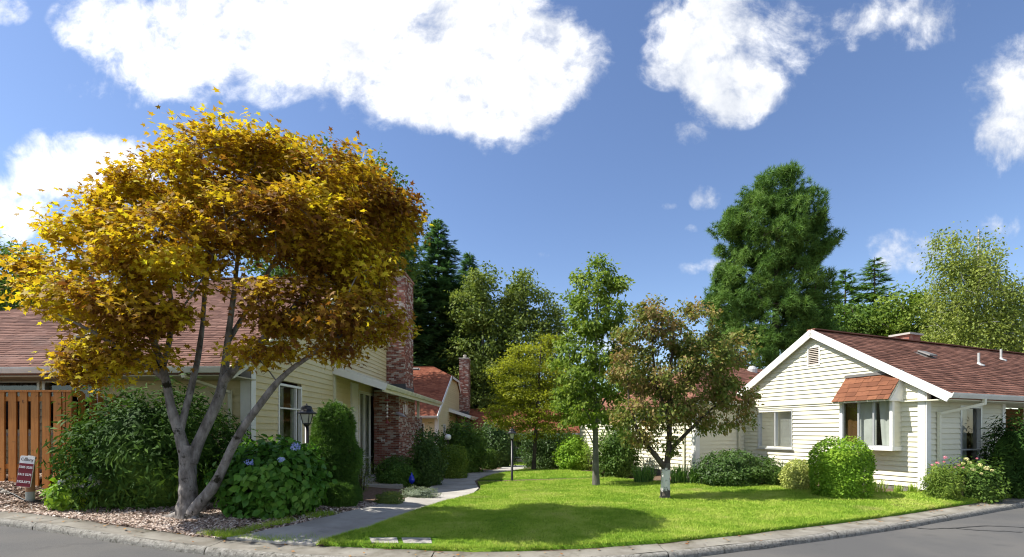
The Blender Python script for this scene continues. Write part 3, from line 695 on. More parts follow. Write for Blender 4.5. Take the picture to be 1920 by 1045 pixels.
def shingles(parent, poly, p0, e, s, mat, expo=0.14, wm=0.28, seed=1, name='shingles', pieces=False, lift=0.0):
    """overlapping tabs laid in courses on a roof plane given by its outline"""
    r = random.Random(seed); p0, e, s = Vector(p0), Vector(e).normalized(), Vector(s).normalized(); n = e.cross(s)
    Q = [((Vector(p) - p0).dot(e), (Vector(p) - p0).dot(s)) for p in poly]
    smax = max(q[1] for q in Q); V, Fc = [], []; k = 0; mb = []
    def iv(t):
        us = [a[0] + (b[0] - a[0]) * (t - a[1]) / (b[1] - a[1]) for a, b in zip(Q, Q[1:] + Q[:1]) if (a[1] - t) * (b[1] - t) <= 0 and abs(a[1] - b[1]) > 1e-6]
        return (min(us), max(us)) if len(us) > 1 else None
    c = -0.02
    while c < smax - .03:
        i0 = iv(max(c, 1e-4)); i1 = iv(min(c + expo * .98, smax - 1e-4))
        if i0 is None or i1 is None: c += expo; continue
        lo, hi = min(i0[0], i1[0]), max(i0[1], i1[1]); u = lo - r.uniform(0, wm * .5)
        while u < hi:
            wd = wm * r.uniform(.55, 1.35); a, b = max(u, lo), min(u + wd, hi); u += wd
            if b - a < .02: continue
            def cl(x, t):
                q = i0 if t == 0 else i1
                return min(max(x, q[0]), q[1])
            tk = r.uniform(.008, .02) + lift; dc = r.uniform(-.006, .006); g = .003
            pts = [(cl(a + g, 0), c + dc, tk), (cl(b - g, 0), c + dc, tk), (cl(b - g, 1), min(c + expo * 1.05, smax), .004 + lift), (cl(a + g, 1), min(c + expo * 1.05, smax), .004 + lift), (cl(a + g, 0), c + dc, -.004 + lift), (cl(b - g, 0), c + dc, -.004 + lift)]
            W = [tuple(p0 + e * x + s * y + n * z) for x, y, z in pts]
            if pieces: mb.append(W)
            else:
                V += W; Fc += [(k, k + 1, k + 2, k + 3), (k + 4, k + 5, k + 1, k)]; k += 6
        c += expo
    if pieces:
        for W in mb: MB().add(W, [(0, 1, 2, 3), (4, 5, 1, 0), (4, 0, 3), (1, 5, 2), (5, 4, 3, 2)]).build('shingle', mat, parent)
        return None
    return stuff(mesh_np(name, V, Fc, mat, parent))
def gutter(parent, p0, p1, outd, mat, size=0.12):
    p0, p1, o = Vector(p0), Vector(p1), Vector(outd).normalized(); up = Vector((0, 0, 1)); s = size
    prof = [(0, 0), (0, -s), (.62 * s, -s), (.8 * s, -.62 * s), (.95 * s, -.3 * s), (s, -.05 * s), (s, 0), (.86 * s, 0), (.86 * s, -.12 * s), (.08 * s, -.12 * s), (.08 * s, 0)]
    k = len(prof); V = [p + o * a + up * b for p in (p0, p1) for a, b in prof]
    return MB().add(V, [(i, (i + 1) % k, k + (i + 1) % k, k + i) for i in range(k)] + [tuple(range(k))[::-1], tuple(range(k, 2 * k))]).build('gutter', mat, parent)
_brick = MB().box(-.5, .5, -.5, .5, -.5, .5); BRICK = bpy.data.meshes.new('brick'); BRICK.from_pydata(_brick.v, [], _brick.f); BRICK.materials.append(MATS['brick'])
class Bricks:
    """running bond on the faces of a masonry block: the first pieces as objects, the rest as one part"""
    def __init__(s, parent, limit, seed): s.p, s.left, s.r, s.rest = parent, limit, random.Random(seed), MB()
    def face(s, axis, sign, fixed, u0, u1, z0, z1):
        z, row = z0, 0
        while z + .05 < z1:
            u = u0 - (0.106 if row % 2 else 0)
            while u < u1 - .02:
                a, b = max(u, u0 - .006), min(u + .203, u1 + .006); u += .213
                if b - a < .04: continue
                dep = s.r.uniform(.0, .007); cu_, L = (a + b) / 2, b - a; cz = z + .0285
                cf = fixed + sign * (dep - .02)
                loc = (cu_, cf, cz) if axis == 'x' else (cf, cu_, cz)
                sc = (L, .055, .057) if axis == 'x' else (.055, L, .057)
                if s.left > 0:
                    o = bpy.data.objects.new('brick', BRICK); COL.objects.link(o); o.parent = s.p; o.location = loc; o.scale = sc; s.left -= 1
                else:
                    s.rest.box(loc[0] - sc[0] / 2, loc[0] + sc[0] / 2, loc[1] - sc[1] / 2, loc[1] + sc[1] / 2, loc[2] - sc[2] / 2, loc[2] + sc[2] / 2)
            z += .067; row += 1
    def done(s):
        if s.rest.v: stuff(s.rest.build('brickwork', 'brick_many', s.p))
def roof_vent(parent, p, e, s, sz=0.3):
    p, e, s = Vector(p), Vector(e).normalized(), Vector(s).normalized(); n = e.cross(s); mb = MB()
    def q(a, b, c): return tuple(p + e * a + s * b + n * c)
    mb.hexa([q(-sz, -.15, .005), q(sz, -.15, .005), q(sz, .22, .005), q(-sz, .22, .005), q(-sz, -.15, .018), q(sz, -.15, .018), q(sz, .22, .018), q(-sz, .22, .018)])
    mb.hexa([q(-sz * .55, -.08, .02), q(sz * .55, -.08, .02), q(sz * .55, .18, .02), q(-sz * .55, .18, .02), q(-sz * .55, -.08, .07), q(sz * .55, -.08, .07), q(sz * .55, .18, .05), q(-sz * .55, .18, .05)])
    mb.hexa([q(-sz * .75, -.16, .072), q(sz * .75, -.16, .072), q(sz * .7, .2, .055), q(-sz * .7, .2, .055), q(-sz * .7, -.14, .105), q(sz * .7, -.14, .105), q(sz * .62, .18, .085), q(-sz * .62, .18, .085)])
    return mb.build('roof_vent', 'vent_grey', parent)

# ------------------------------------------------------------------ the tan gabled house and its twin farther along the path
def tan_house(v_off, zoff, name, label, near):
    vdir = Vector((0.033, 1.0, 0)).normalized()
    org = Vector((-5.72, 10.5, 0)) + vdir * v_off
    hs = empty(name, (org.x, org.y, zoff), math.atan2(-0.033, 1.0)); tag(hs, label, 'house')
    p, ze, be = 0.547, 2.91, -0.9
    rb, rz = 6.9, 2.91 + 0.547 * 7.8
    cb, cz = 5.15, 2.91 + 0.547 * 6.05
    XR, XL, RX, CX = 0.14, -13.3, -5.5, -1.6
    bb = 2 * rb - be
    mg = lambda u, o, z: (o, u, z)
    mf = lambda u, o, z: (u, -o, z)
    shm = 'shingle_left' if near else 'shingle_far'
    # roof
    rf = MB()
    front = [(XL, be, ze), (XR, be, ze), (XR, cb, cz), (CX, rb, rz), (RX, rb, rz)]
    rf.prism(front, .13)
    rf.prism([(XR, bb, ze), (XL, bb, ze), (RX, rb, rz), (CX, rb, rz), (XR, 2 * rb - cb, cz)], .13)
    rf.prism([(XL, bb, ze), (XL, be, ze), (RX, rb, rz)], .13)
    rf.prism([(XR + .1, cb - .03, cz - .03), (XR + .1, 2 * rb - cb + .03, cz - .03), (CX, rb, rz)], .10)
    roof = rf.build('roof', shm, hs)
    k = math.sqrt(1 + p * p)
    shingles(roof, front, (XL, be, ze + .002), (1, 0, 0), (0, 1, p), shm, seed=3)
    shingles(roof, [(XR + .1, cb, cz), (XR + .1, 2 * rb - cb, cz), (CX, rb, rz)], (XR + .1, cb, cz + .004), (0, 1, 0), (-(XR + .1 - CX), 0, rz - cz), shm, seed=4)
    shingles(roof, [(XR, bb, ze), (XL, bb, ze), (RX, rb, rz), (CX, rb, rz), (XR, 2 * rb - cb, cz)], (XR, bb, ze + .002), (-1, 0, 0), (0, -1, p), shm, seed=5)
    shingles(roof, [(XL, bb, ze), (XL, be, ze), (RX, rb, rz)], (XL, bb, ze + .002), (0, -1, 0), (RX - XL, 0, rz - ze), shm, seed=6)
    MB().beam((RX, rb, rz + .02), (CX, rb, rz + .02), .26, .035).build('ridge_cap', shm, roof)
    if near: roof_vent(roof, (-4.55 if near else -3, be + 1.75, ze + .547 * 1.75), (1, 0, 0), (0, 1, p), .26)
    else: roof_vent(roof, (-3.0, rb - .5, rz - .27), (1, 0, 0), (0, 1, p), .35)
    # rake boards and gutter
    tw = 'trim_cream' if near else 'trim_white'
    for a, b in (((XR + .005, be - .02, ze - .1), (XR + .005, cb, cz - .1)), ((XR + .005, 2 * rb - cb, cz - .1), (XR + .005, bb, ze - .1))):
        MB().beam(a, b, .045, .25, up=(0, 0, 1)).build('rake_board', tw, hs)
    MB().box(XR + .085, XR + .115, cb - .05, 2 * rb - cb + .05, cz - .22, cz - .035).build('clip_fascia', 'trim_white', hs)
    gutter(hs, (XL, be, ze + .02), (XR + .03, be, ze + .02), (0, -1, 0), 'gutter_white')
    MB().box(XL, XR - .02, be + .02, 0, ze - .16, ze - .135).build('soffit', 'soffit', hs)
    # walls
    gw = [(0, 3.22), (cb - .05, cz - .1), (2 * rb - cb + .05, cz - .1), (13.8, 3.22)]
    ops = [(1.12, 2.34, .85, 2.82), (4.6, 5.14, .85, 2.6), (6.68, 8.84, -.2, 3.08)] if near else [(2, 3, 1, 2.4)]
    siding(hs, mg, gw, -.45, ops, .152, 'siding_tan')
    fops = [(-6.3, -4.8, 1.6, 2.72), (-4.62, -3.42, 1.6, 2.72)] if near else [(-2.0, -.9, .9, 2.45)]
    siding(hs, mf, [(-13.0, 2.8), (0, 2.8)], -.15, fops, .152, 'siding_tan')
    siding(hs, lambda u, o, z: (u, 13.8 + o, z), [(-13.0, 2.8), (0, 2.8)], -.75, [], .3, 'siding_tan', 'rear_wall')
    siding(hs, lambda u, o, z: (-13.0 - o, u, z), [(0, 2.8), (13.8, 2.8)], -.75, [], .3, 'siding_tan', 'side_wall')
    MB().box(-.2, .03, -.045, -.015, -.3, 3.2).box(.018, .045, -.045, .13, -.3, 3.24).build('corner_board', 'trim_white', hs)
    if near:
        for (a, b, cu_) in ((-6.3, -4.8, [(0, 1, 'interior')]), (-4.62, -3.42, [])):
            window(hs, mf, a, b, 1.6, 2.72, frame='metal_frame', fw=.06, curtains=cu_, sill=False)
        window(hs, mg, 1.18, 2.28, 1.32, 2.76, mull=(.8,), rails=(.62,), frame='trim_white', fw=.055, curtains=[(0, .45, 'curtain_grey'), (.82, 1, 'curtain_white')])
        MB().box(1.14, 2.3, -.05, .02, .88, 1.24, lambda u, o, z: (o, u, z)).build('window_panel', 'vent_grey', hs)
        window(hs, mg, 4.66, 5.08, .92, 2.54, frame='trim_white', fw=.06)
        window(hs, mg, 6.78, 8.74, -.1, 3.0, mull=(.3, .62), rails=(.24,), frame='trim_white', fw=.1, curtains=[(0, 1, 'curtain_white')], sill=False)
        MB().box(.02, .07, 5.86, 6.5, -.3, 3.3).build('entry_panel', 'trim_white', hs)
        MB().box(.02, .06, 4.42, 4.56, -.3, 3.45).build('porch_trim', 'trim_cream', hs)
        # downspout
        MB().beam((-.8, be - .05, ze - .08), (-.8, be - .05, ze - .2), .07, .05, (0, 1, 0)).beam((-.8, be - .05, ze - .18), (-.42, -.08, ze - .42), .07, .05).beam((-.42, -.06, ze - .38), (-.42, -.06, .2), .07, .05, (0, 1, 0)).build('downspout', 'trim_cream', hs)
    else:
        window(hs, mf, -1.95, -.95, .95, 2.4, mull=(.5,), frame='trim_white', fw=.06, curtains=[])
        window(hs, mg, 2.05, 2.95, 1.05, 2.35, mull=(), frame='trim_white', fw=.06)
    # lean-to porch roof along the gable wall
    pz0, pz1, px1, y0, y1 = 3.62, 3.1, 1.6, 4.4, 13.9
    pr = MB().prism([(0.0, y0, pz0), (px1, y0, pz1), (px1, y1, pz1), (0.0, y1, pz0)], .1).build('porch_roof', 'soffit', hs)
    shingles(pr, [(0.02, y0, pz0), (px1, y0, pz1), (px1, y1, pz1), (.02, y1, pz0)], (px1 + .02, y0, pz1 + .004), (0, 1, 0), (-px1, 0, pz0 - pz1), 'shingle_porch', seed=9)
    MB().beam((0.0, y0 - .02, pz0 - .08), (px1 + .1, y0 - .02, pz1 - .1), .045, .22).build('porch_fascia', 'trim_white', hs)
    gutter(hs, (px1 + .02, y0 - .03, pz1), (px1 + .02, y1, pz1), (1, 0, 0), 'gutter_pale', .13)
    MB().box(px1 - .04, px1 + .018, y0, y1, pz1 - .24, pz1 - .01).build('porch_beam', 'trim_cream', hs)
    MB().box(.022, .05, y0 - .1, y1, pz0 + .0, pz0 + .1).build('wall_flashing', 'trim_cream', hs)
    # chimney
    ch = MB()
    ch.box(.14, 1.1, 8.02, 10.6, -.5, 3.22); ch.box(.14, 1.12, 10.6, 12.0, -.5, 2.28); ch.box(.03, .83, 10.02, 11.42, 2.9, 8.32)
    co = ch.build('chimney', 'mortar', hs)
    bk = Bricks(co, 300 if near else 0, 7)
    bk.face('x', -1, 8.02, .14, 1.1, -.2, 3.2)
    bk.face('y', 1, 1.1, 8.02, 10.6, .6, 2.9); bk.face('y', 1, 1.12, 10.6, 12.0, .6, 2.28); bk.face('y', 1, 1.1, 8.02, 10.6, -.2, .6); bk.face('y', 1, 1.12, 10.6, 12.0, -.2, .6)
    bk.face('x', -1, 10.02, .03, .83, 3.1, 8.3); bk.face('y', 1, .83, 10.02, 11.42, 3.1, 8.3); bk.face('x', 1, 11.42, .03, .83, 3.1, 8.3); bk.face('y', -1, .03, 10.02, 11.42, 5, 8.3)
    bk.done()
    MB().box(-.02, .88, 9.97, 11.47, 8.3, 8.39).build('chimney_cap', 'brick_many' if near else 'mortar', co)
    MB().lathe([(.13, 0), (.13, .25), (.16, .25), (.16, .33), (.1, .36)], 12, (.43, 10.72, 8.38)).build('flue', 'mortar', co)
    fl = MB()
    for y in (10.0, 11.44): fl.box(-.0, .86, y - .012, y + .012, 3.3, 3.66)
    fl.box(.84, .862, 9.99, 11.45, 3.2, 3.52); fl.build('flashing', 'flashing', co)
    MB().box(1.16, 1.26, 10.75, 10.85, 2.2, pz1 - .1).build('porch_post', 'trim_cream', hs)
    return hs
house1 = tan_house(0.0, 0.0, 'tan_house', 'tan lap-sided house with brick chimney and lean-to porch, behind the golden maple', True)
house2 = tan_house(21.8, -0.3, 'far_tan_house', 'farther tan house with bright red clipped-gable roof and slim brick chimney', False)

# ------------------------------------------------------------------ the white house on the right
def white_house():
    R0 = Vector((9.47, 11.0, 0)); ang = math.atan2(.38, .925)
    hs = empty('white_house', R0, ang); tag(hs, 'white lap-sided gable house with brown roof and shingled bay window awning', 'house')
    p = .634; be, ze = -.5, 2.47; rb, rz = 2.64, 4.46; lb = 5.22; lz = rz - p * (lb - rb)
    X0, X1 = -.14, 14.0
    mg = lambda u, o, z: (-o, u, z)
    mf = lambda u, o, z: (u, -o, z)
    front = [(X0, be, ze), (X1, be, ze), (X1, rb, rz), (X0, rb, rz)]
    rear = [(X1, lb, lz), (X0, lb, lz), (X0, rb, rz), (X1, rb, rz)]
    roof = MB().prism(front, .12).prism(rear, .12).build('roof', 'shingle_right', hs)
    shingles(roof, front, (X0, be, ze + .002), (1, 0, 0), (0, 1, p), 'shingle_right', .13, .26, 21)
    shingles(roof, rear, (X1, lb, lz + .002), (-1, 0, 0), (0, -1, p), 'shingle_right', .13, .26, 22)
    MB().beam((X0, rb, rz + .015), (X1, rb, rz + .015), .24, .03).build('ridge_cap', 'shingle_right', roof)
    roof_vent(roof, (3.1, 1.55, ze + p * 2.05), (1, 0, 0), (0, 1, p), .26)
    for (x, y) in ((5.2, 1.3), (7.9, 1.9)):
        z = ze + p * (y + .5)
        pb = MB().lathe([(.15, -.1), (.13, -.02), (.05, .02), (.03, .06), (.03, .34), (.02, .34)], 12, (x, y, z)).build('vent_pipe', 'pipe_metal', roof)
    ch = MB().box(4.55, 5.15, 2.75, 3.25, 3.7, 4.72).build('chimney', 'brick_many', hs); MB().box(4.49, 5.21, 2.69, 3.31, 4.72, 4.78).build('chimney_cap', 'mortar', ch)
    for a, b in (((X0 - .012, be - .03, ze - .1), (X0 - .012, rb + .02, rz - .075)), ((X0 - .012, rb - .02, rz - .075), (X0 - .012, lb, lz - .09))):
        MB().beam(a, b, .04, .19).build('rake_board', 'trim_white', hs)
    gutter(hs, (X0 - .03, be, ze + .01), (X1, be, ze + .01), (0, -1, 0), 'gutter_white', .11)
    MB().box(X0 + .02, X1, be + .01, 1.0, ze - .14, ze - .115).build('soffit', 'siding_white', hs)
    # gable wall
    WG = (3.32, 4.44, 1.13, 2.27); BAY = (.487, 1.66, 1.27, 2.40)
    gw = [(0, 2.66), (rb, rz - .13), (5.0, lz + .02)]
    siding(hs, mg, gw, .34, [(WG[0] - .03, WG[1] + .03, WG[2], WG[3]), (BAY[0] + .03, BAY[1] - .03, BAY[2], BAY[3]), (2.48, 2.8, 3.5, 3.98)], .118, 'siding_white')
    MB().box(-.012, .08, .02, 4.98, -.2, .335).build('foundation', 'foundation', hs)
    MB().box(-.055, -.0335, -.02, .12, .3, 2.72).box(-.056, .12, -.0555, -.0335, .3, 2.6).build('corner_board', 'trim_white', hs)
    MB().box(-.05, -.034, .12, 4.98, 2.40, 2.49).build('band_board', 'siding_white', hs)
    window(hs, mg, *WG, mull=(.5,), frame='metal_frame', fw=.035, curtains=[(.5, .02, 'curtain_grey'), (.52, 1, 'curtain_white')])
    # louvred gable vent
    v = MB(); v.box(2.46, 2.49, -.05, .04, 3.47, 4.0, mg); v.box(2.79, 2.82, -.05, .04, 3.47, 4.0, mg); v.box(2.49, 2.79, -.05, .038, 3.47, 3.5, mg); v.box(2.49, 2.79, -.05, .038, 3.97, 4.0, mg)
    vo = v.build('gable_vent', 'trim_white', hs)
    for i in range(9):
        z = 3.51 + i * .051
        MB().hexa([mg(2.49, -.03, z + .02), mg(2.79, -.03, z + .02), mg(2.79, .03, z), mg(2.49, .03, z), mg(2.49, -.03, z + .035), mg(2.79, -.03, z + .035), mg(2.79, .03, z + .012), mg(2.49, .03, z + .012)]).build('vent_slat', 'vent_slat', vo)
    # bay window with shingled awning
    D = .37; bz0, bz1 = 1.27, 2.42; u0, u1 = BAY[0], BAY[1]
    bay = MB().box(u0 - .035, u1 + .035, .0, D + .03, bz0 - .09, bz0 - .0, mg).box(u0 - .03, u1 + .03, .0, D, bz1, bz1 + .05, mg)
    bay.box(u0 - .03, u0 + .03, D - .06, D + .02, bz0, bz1, mg).box(u1 - .03, u1 + .03, D - .06, D + .02, bz0, bz1, mg)
    bo = bay.build('bay_window', 'trim_white', hs)
    for uu, sg in ((u0, -1), (u1, 1)):
        ms = lambda u, o, z, uu=uu, sg=sg: (-u, uu + sg * o, z)
        z = bz0
        while z < bz1 + .06:
            MB().hexa([ms(.0, -.02, z), ms(D - .06, -.02, z), ms(D - .06, .018, z), ms(.0, .018, z), ms(.0, -.02, z + .12), ms(D - .06, -.02, z + .12), ms(D - .06, .004, z + .12), ms(.0, .004, z + .12)]).build('siding_board', 'siding_white', bo)
            z += .118
    fm = MB()
    for f in (0.03, .34, .64, .97):
        uu = u0 + (u1 - u0) * f; fm.box(uu - .018, uu + .018, D - .05, D + .004, bz0, bz1, mg)
    fm.box(u0 + .03, u1 - .03, D - .05, D + .002, bz0, bz0 + .03, mg).box(u0 + .03, u1 - .03, D - .05, D + .002, bz1 - .03, bz1, mg)
    fm.build('window_frame', 'metal_frame', bo)
    for a, b in ((.03, .34), (.34, .64), (.64, .97)):
        q = [mg(u0 + (u1 - u0) * a + .01, D - .03, bz0 + .02), mg(u0 + (u1 - u0) * b - .01, D - .03, bz0 + .02), mg(u0 + (u1 - u0) * b - .01, D - .03, bz1 - .02), mg(u0 + (u1 - u0) * a + .01, D - .03, bz1 - .02)]
        MB().add(q, [(0, 1, 2, 3)]).build('pane', 'glass', bo)
    drape(mg, u0 + .05, u0 + .36, bz0 + .03, bz1 - .02, D - .13, .018, 34, 'curtain_white', bo, .25)
    drape(mg, u0 + .40, u0 + .78, bz0 + .03, bz1 - .02, D - .11, .01, 20, 'curtain_white', bo)
    drape(mg, u0 + .80, u1 - .03, bz0 + .03, bz1 - .02, D - .12, .012, 26, 'curtain_brown', bo)
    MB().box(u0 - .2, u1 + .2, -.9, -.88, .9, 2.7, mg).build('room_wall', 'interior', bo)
    at0, at1, az0, az1, ad = u0 - .06, u1 + .10, 3.03, 2.40, .56
    aw = MB().add([mg(at0, .0, az0), mg(at1, .0, az0), mg(at1, ad, az1), mg(at0, ad, az1), mg(at0, .0, az0 - .06), mg(at1, .0, az0 - .06), mg(at1, ad, az1 - .05), mg(at0, ad, az1 - .05)],
                  [(0, 1, 2, 3), (7, 6, 5, 4), (0, 3, 7, 4), (1, 5, 6, 2), (3, 2, 6, 7), (0, 4, 5, 1)]).build('awning', 'trim_cream', hs)
    up = Vector(mg(0, 0, az0)) - Vector(mg(0, ad, az1))
    shingles(aw, [mg(at0, 0, az0), mg(at1, 0, az0), mg(at1, ad + .02, az1), mg(at0, ad + .02, az1)], Vector(mg(at1, ad + .02, az1)), Vector(mg(at0, 0, 0)) - Vector(mg(at1, 0, 0)), up, 'shingle_awning', .155, .24, 31, pieces=True, lift=.004)
    MB().add([mg(at0, .0, az0 - .06), mg(at0, ad - .02, az1 - .05), mg(at0, .0, az1 - .05), mg(at0 + .03, .0, az0 - .06), mg(at0 + .03, ad - .02, az1 - .05), mg(at0 + .03, .0, az1 - .05)], [(0, 1, 2), (5, 4, 3), (0, 3, 4, 1), (1, 4, 5, 2), (2, 5, 3, 0)]).build('awning_cheek', 'trim_white', aw)
    MB().add([mg(at1 - .03, .0, az0 - .06), mg(at1 - .03, ad - .02, az1 - .05), mg(at1 - .03, .0, az1 - .05), mg(at1, .0, az0 - .06), mg(at1, ad - .02, az1 - .05), mg(at1, .0, az1 - .05)], [(0, 1, 2), (5, 4, 3), (0, 3, 4, 1), (1, 4, 5, 2), (2, 5, 3, 0)]).build('awning_cheek', 'trim_white', aw)
    MB().box(at0 - .01, at1 + .01, .022, .07, az0 + .0, az0 + .07, mg).build('awning_flashing', 'vent_grey', aw)
    # eave-side wall, entry recess
    siding(hs, mf, [(0, 2.36), (3.3, 2.36)], .34, [(1.36, 2.29, .7, 2.26)], .125, 'siding_white')
    siding(hs, lambda u, o, z: (3.3 + o, u, z), [(0, 2.36), (1.0, 2.36)], .34, [], .125, 'siding_white', 'recess_side')
    siding(hs, lambda u, o, z: (u, 1.0 - o, z), [(3.3, 2.36), (13.8, 2.36)], .34, [(4.2, 5.3, .9, 2.1), (5.9, 6.9, .3, 2.3)], .125, 'siding_white', 'recess_wall')
    siding(hs, lambda u, o, z: (13.8 + o, u, z), [(1.0, 2.36), (5.0, 2.36)], .34, [], .25, 'siding_white', 'end_wall')
    siding(hs, lambda u, o, z: (u, 5.0 + o, z), [(0.12, 2.8), (13.8, 2.8)], .34, [], .25, 'siding_white', 'rear_wall')
    MB().box(.09, 3.28, .0, .08, -.2, .335).box(3.3, 13.8, .98, 1.06, -.2, .335).build('foundation', 'foundation', hs)
    MB().box(3.2, 3.335, -.045, .1, .3, 2.34).build('corner_post', 'trim_white', hs)
    window(hs, mf, 1.42, 2.23, .76, 2.2, rails=(.3,), frame='metal_frame', fw=.06, curtains=[(0, .62, 'curtain_white'), (.72, .9, 'curtain_brown')], sill=False)
    window(hs, lambda u, o, z: (u, 1.0 - o, z), 4.25, 5.25, .95, 2.05, frame='trim_white', fw=.06)
    MB().box(5.9, 6.9, .98, 1.03, .3, 2.3).build('door', 'curtain_brown', hs)
    d = MB().beam((1.18, be - .05, ze - .07), (1.18, be - .05, ze - .22), .07, .05, (0, 1, 0)).beam((1.18, be - .05, ze - .2), (.42, -.07, ze - .42), .065, .06).beam((.42, -.065, ze - .38), (.42, -.065, .3), .07, .055, (0, 1, 0))
    d.build('downspout', 'siding_white', hs)
    # wing behind, reaching to the left
    e0, e1, f0, f1, wz, wp = -2.45, 10.0, 4.62, 12.4, 2.55, .45
    mid = (f0 + f1) / 2; wr = wz + wp * (mid - f0); hx = e0 + (mid - f0)
    wf = [(e0, f0, wz), (e1, f0, wz), (e1, mid, wr), (hx, mid, wr)]; wh = [(e0, f1, wz), (e0, f0, wz), (hx, mid, wr)]; wb = [(e1, f1, wz), (e0, f1, wz), (hx, mid, wr), (e1, mid, wr)]
    wroof = MB().prism(wf, .1).prism(wh, .1).prism(wb, .1).build('wing_roof', 'shingle_right', hs)
    shingles(wroof, wf, (e0, f0, wz + .002), (1, 0, 0), (0, 1, wp), 'shingle_right', .14, .28, 41)
    shingles(wroof, wh, (e0, f1, wz + .002), (0, -1, 0), (1, 0, wp), 'shingle_right', .14, .28, 42)
    MB().lathe([(.2, -.1), (.2, .1), (.14, .2), (.05, .25)], 12, (3.9, mid - .4, wr - .2)).build('roof_vent', 'pipe_metal', wroof)
    siding(hs, lambda u, o, z: (u, 5.0 - o, z), [(-2.04, 2.5), (-.03, 2.5)], .34, [], .125, 'siding_white', 'wing_wall')
    siding(hs, lambda u, o, z: (-2.04 - o, u, z), [(5.0, 2.5), (12.0, 2.5)], .34, [(8.2, 9.4, 1.0, 2.1)], .125, 'siding_white', 'wing_side_wall')
    siding(hs, lambda u, o, z: (u, 12.0 + o, z), [(-2.04, 2.5), (9.8, 2.5)], .34, [], .25, 'siding_white', 'wing_rear_wall')
    window(hs, lambda u, o, z: (-2.04 - o, u, z), 8.25, 9.35, 1.05, 2.05, frame='trim_white', fw=.06)
    MB().box(-2.085, -2.0625, 4.9545, 5.13, .3, 2.5).box(-2.086, -1.92, 4.9545, 4.9785, .3, 2.5).build('corner_board', 'trim_white', hs)
    MB().box(-2.03, -.05, 5.0, 5.08, -.2, .335).box(-2.052, -1.96, 5.1, 11.9, -.2, .335).build('foundation', 'foundation', hs)
    gutter(hs, (e0, f0, wz + .01), (-.16, f0, wz + .01), (0, -1, 0), 'gutter_white', .11)
    MB().beam((-.32, 4.93, 2.3), (-.32, 4.93, .3), .07, .055, (0, 1, 0)).beam((-2.1, 5.45, 2.4), (-2.1, 5.45, .3), .055, .07, (0, 1, 0)).build('downspout', 'trim_cream', hs)
    MB().box(e0 + .02, -.1, f0 + .01, 5.0, wz - .13, wz - .105).build('wing_soffit', 'siding_white', hs)
    return hs
house3 = white_house()

# ------------------------------------------------------------------ low house closing the court
def far_house():
    hs = empty('court_house', (0.0, 40.0, -.95)); tag(hs, 'low house with red roof and dark porch at the end of the path', 'house')
    ez = 2.42; front = [(-4.2, -1.0, ez), (14, -1.0, ez), (14, 4, ez + 2.2), (-4.2, 4, ez + 2.2)]
    roof = MB().prism(front, .12).prism([(14, 9, ez), (-4.2, 9, ez), (-4.2, 4, ez + 2.2), (14, 4, ez + 2.2)], .12).build('roof', 'shingle_far', hs)
    shingles(roof, front, (-4.2, -1.0, ez + .002), (1, 0, 0), (0, 1, .44), 'shingle_far', .15, .34, 51)
    gutter(hs, (-4.2, -1.0, ez), (14, -1.0, ez), (0, -1, 0), 'gutter_white', .14)
    mf = lambda u, o, z: (u, 1.2 - o, z)
    siding(hs, mf, [(-4, ez), (14, ez)], 0, [(-.6, 1.6, .3, 2.1), (3.0, 4.6, .9, 2.1)], .2, 'siding_tan')
    siding(hs, lambda u, o, z: (-4 - o, u, z), [(1.2, ez), (4, ez + 2), (8.8, ez)], 0, [], .2, 'siding_tan', 'side_wall')
    window(hs, mf, -.5, 1.5, .36, 2.05, mull=(.33, .66), frame='metal_frame', fw=.06)
    window(hs, mf, 3.05, 4.55, .95, 2.05, mull=(.5,), frame='trim_white', fw=.06)
    for x in (-3.5, 2.2, 6.2): MB().box(x, x + .16, -.9, -.74, -.1, ez - .02).build('porch_post', 'trim_white', hs)
    siding(hs, lambda u, o, z: (u, -1.3 - o, z), [(6.4, 3.4), (13, 3.4)], 0, [], .2, 'siding_white', 'projecting_wall')
    return hs
house4 = far_house()

# ------------------------------------------------------------------ fence, sign, lamps, ornaments
def fence():
    d = 9.3; xr = (143 - 960) / F * d; xl = -14.6; z0, z1 = .5, 2.43
    f = tag(empty('wooden_fence', (xr, d, z0)), 'orange stained board-on-board wooden fence in front of the tan house', 'fence')
    n = 0; x = xr - .30; r = random.Random(2)
    while x > xl:
        w_ = .14 + r.uniform(-.006, .006); t = r.uniform(-.006, .006)
        def bd(x0, y0, wdt):
            c = [(x0 - wdt / 2 - xr + t, y0, r.uniform(.0, .03)), (x0 + wdt / 2 - xr + t, y0, .02)]
            zt = z1 - z0 - .035
            MB().box(c[0][0], c[1][0], y0 - .011, y0 + .011, c[0][2], zt).build('board', 'fence_wood', f)
        bd(x, -.07, w_); bd(x - .115, .052, w_)
        x -= .215
    for px_ in (-.075, -2.45, -4.85):
        MB().box(px_ - .055, px_ + .055, -.055, .04, -.05, z1 - z0 - .03).build('post', 'fence_wood', f)
    MB().box(-.19, -.145, -.082, -.058, 0, z1 - z0 - .035).box(-.13, -.02, -.08, -.057, 0, z1 - z0 - .035).build('trim_board', 'fence_wood', f)
    for z in (.42, 1.72): MB().box(xl - xr, -.02, -.056, .038, z, z + .09).build('rail', 'fence_wood', f)
    MB().box(xl - xr, .03, -.11, .09, z1 - z0 - .033, z1 - z0).build('cap', 'fence_wood', f)
    # return panel towards the house
    for i in range(5): MB().box(-.02 + i % 2 * .03, .0 + i % 2 * .03, .06 + i * .22, .2 + i * .22, 0.02, z1 - z0 - .04).build('board', 'fence_wood', f)
    return f
fence()
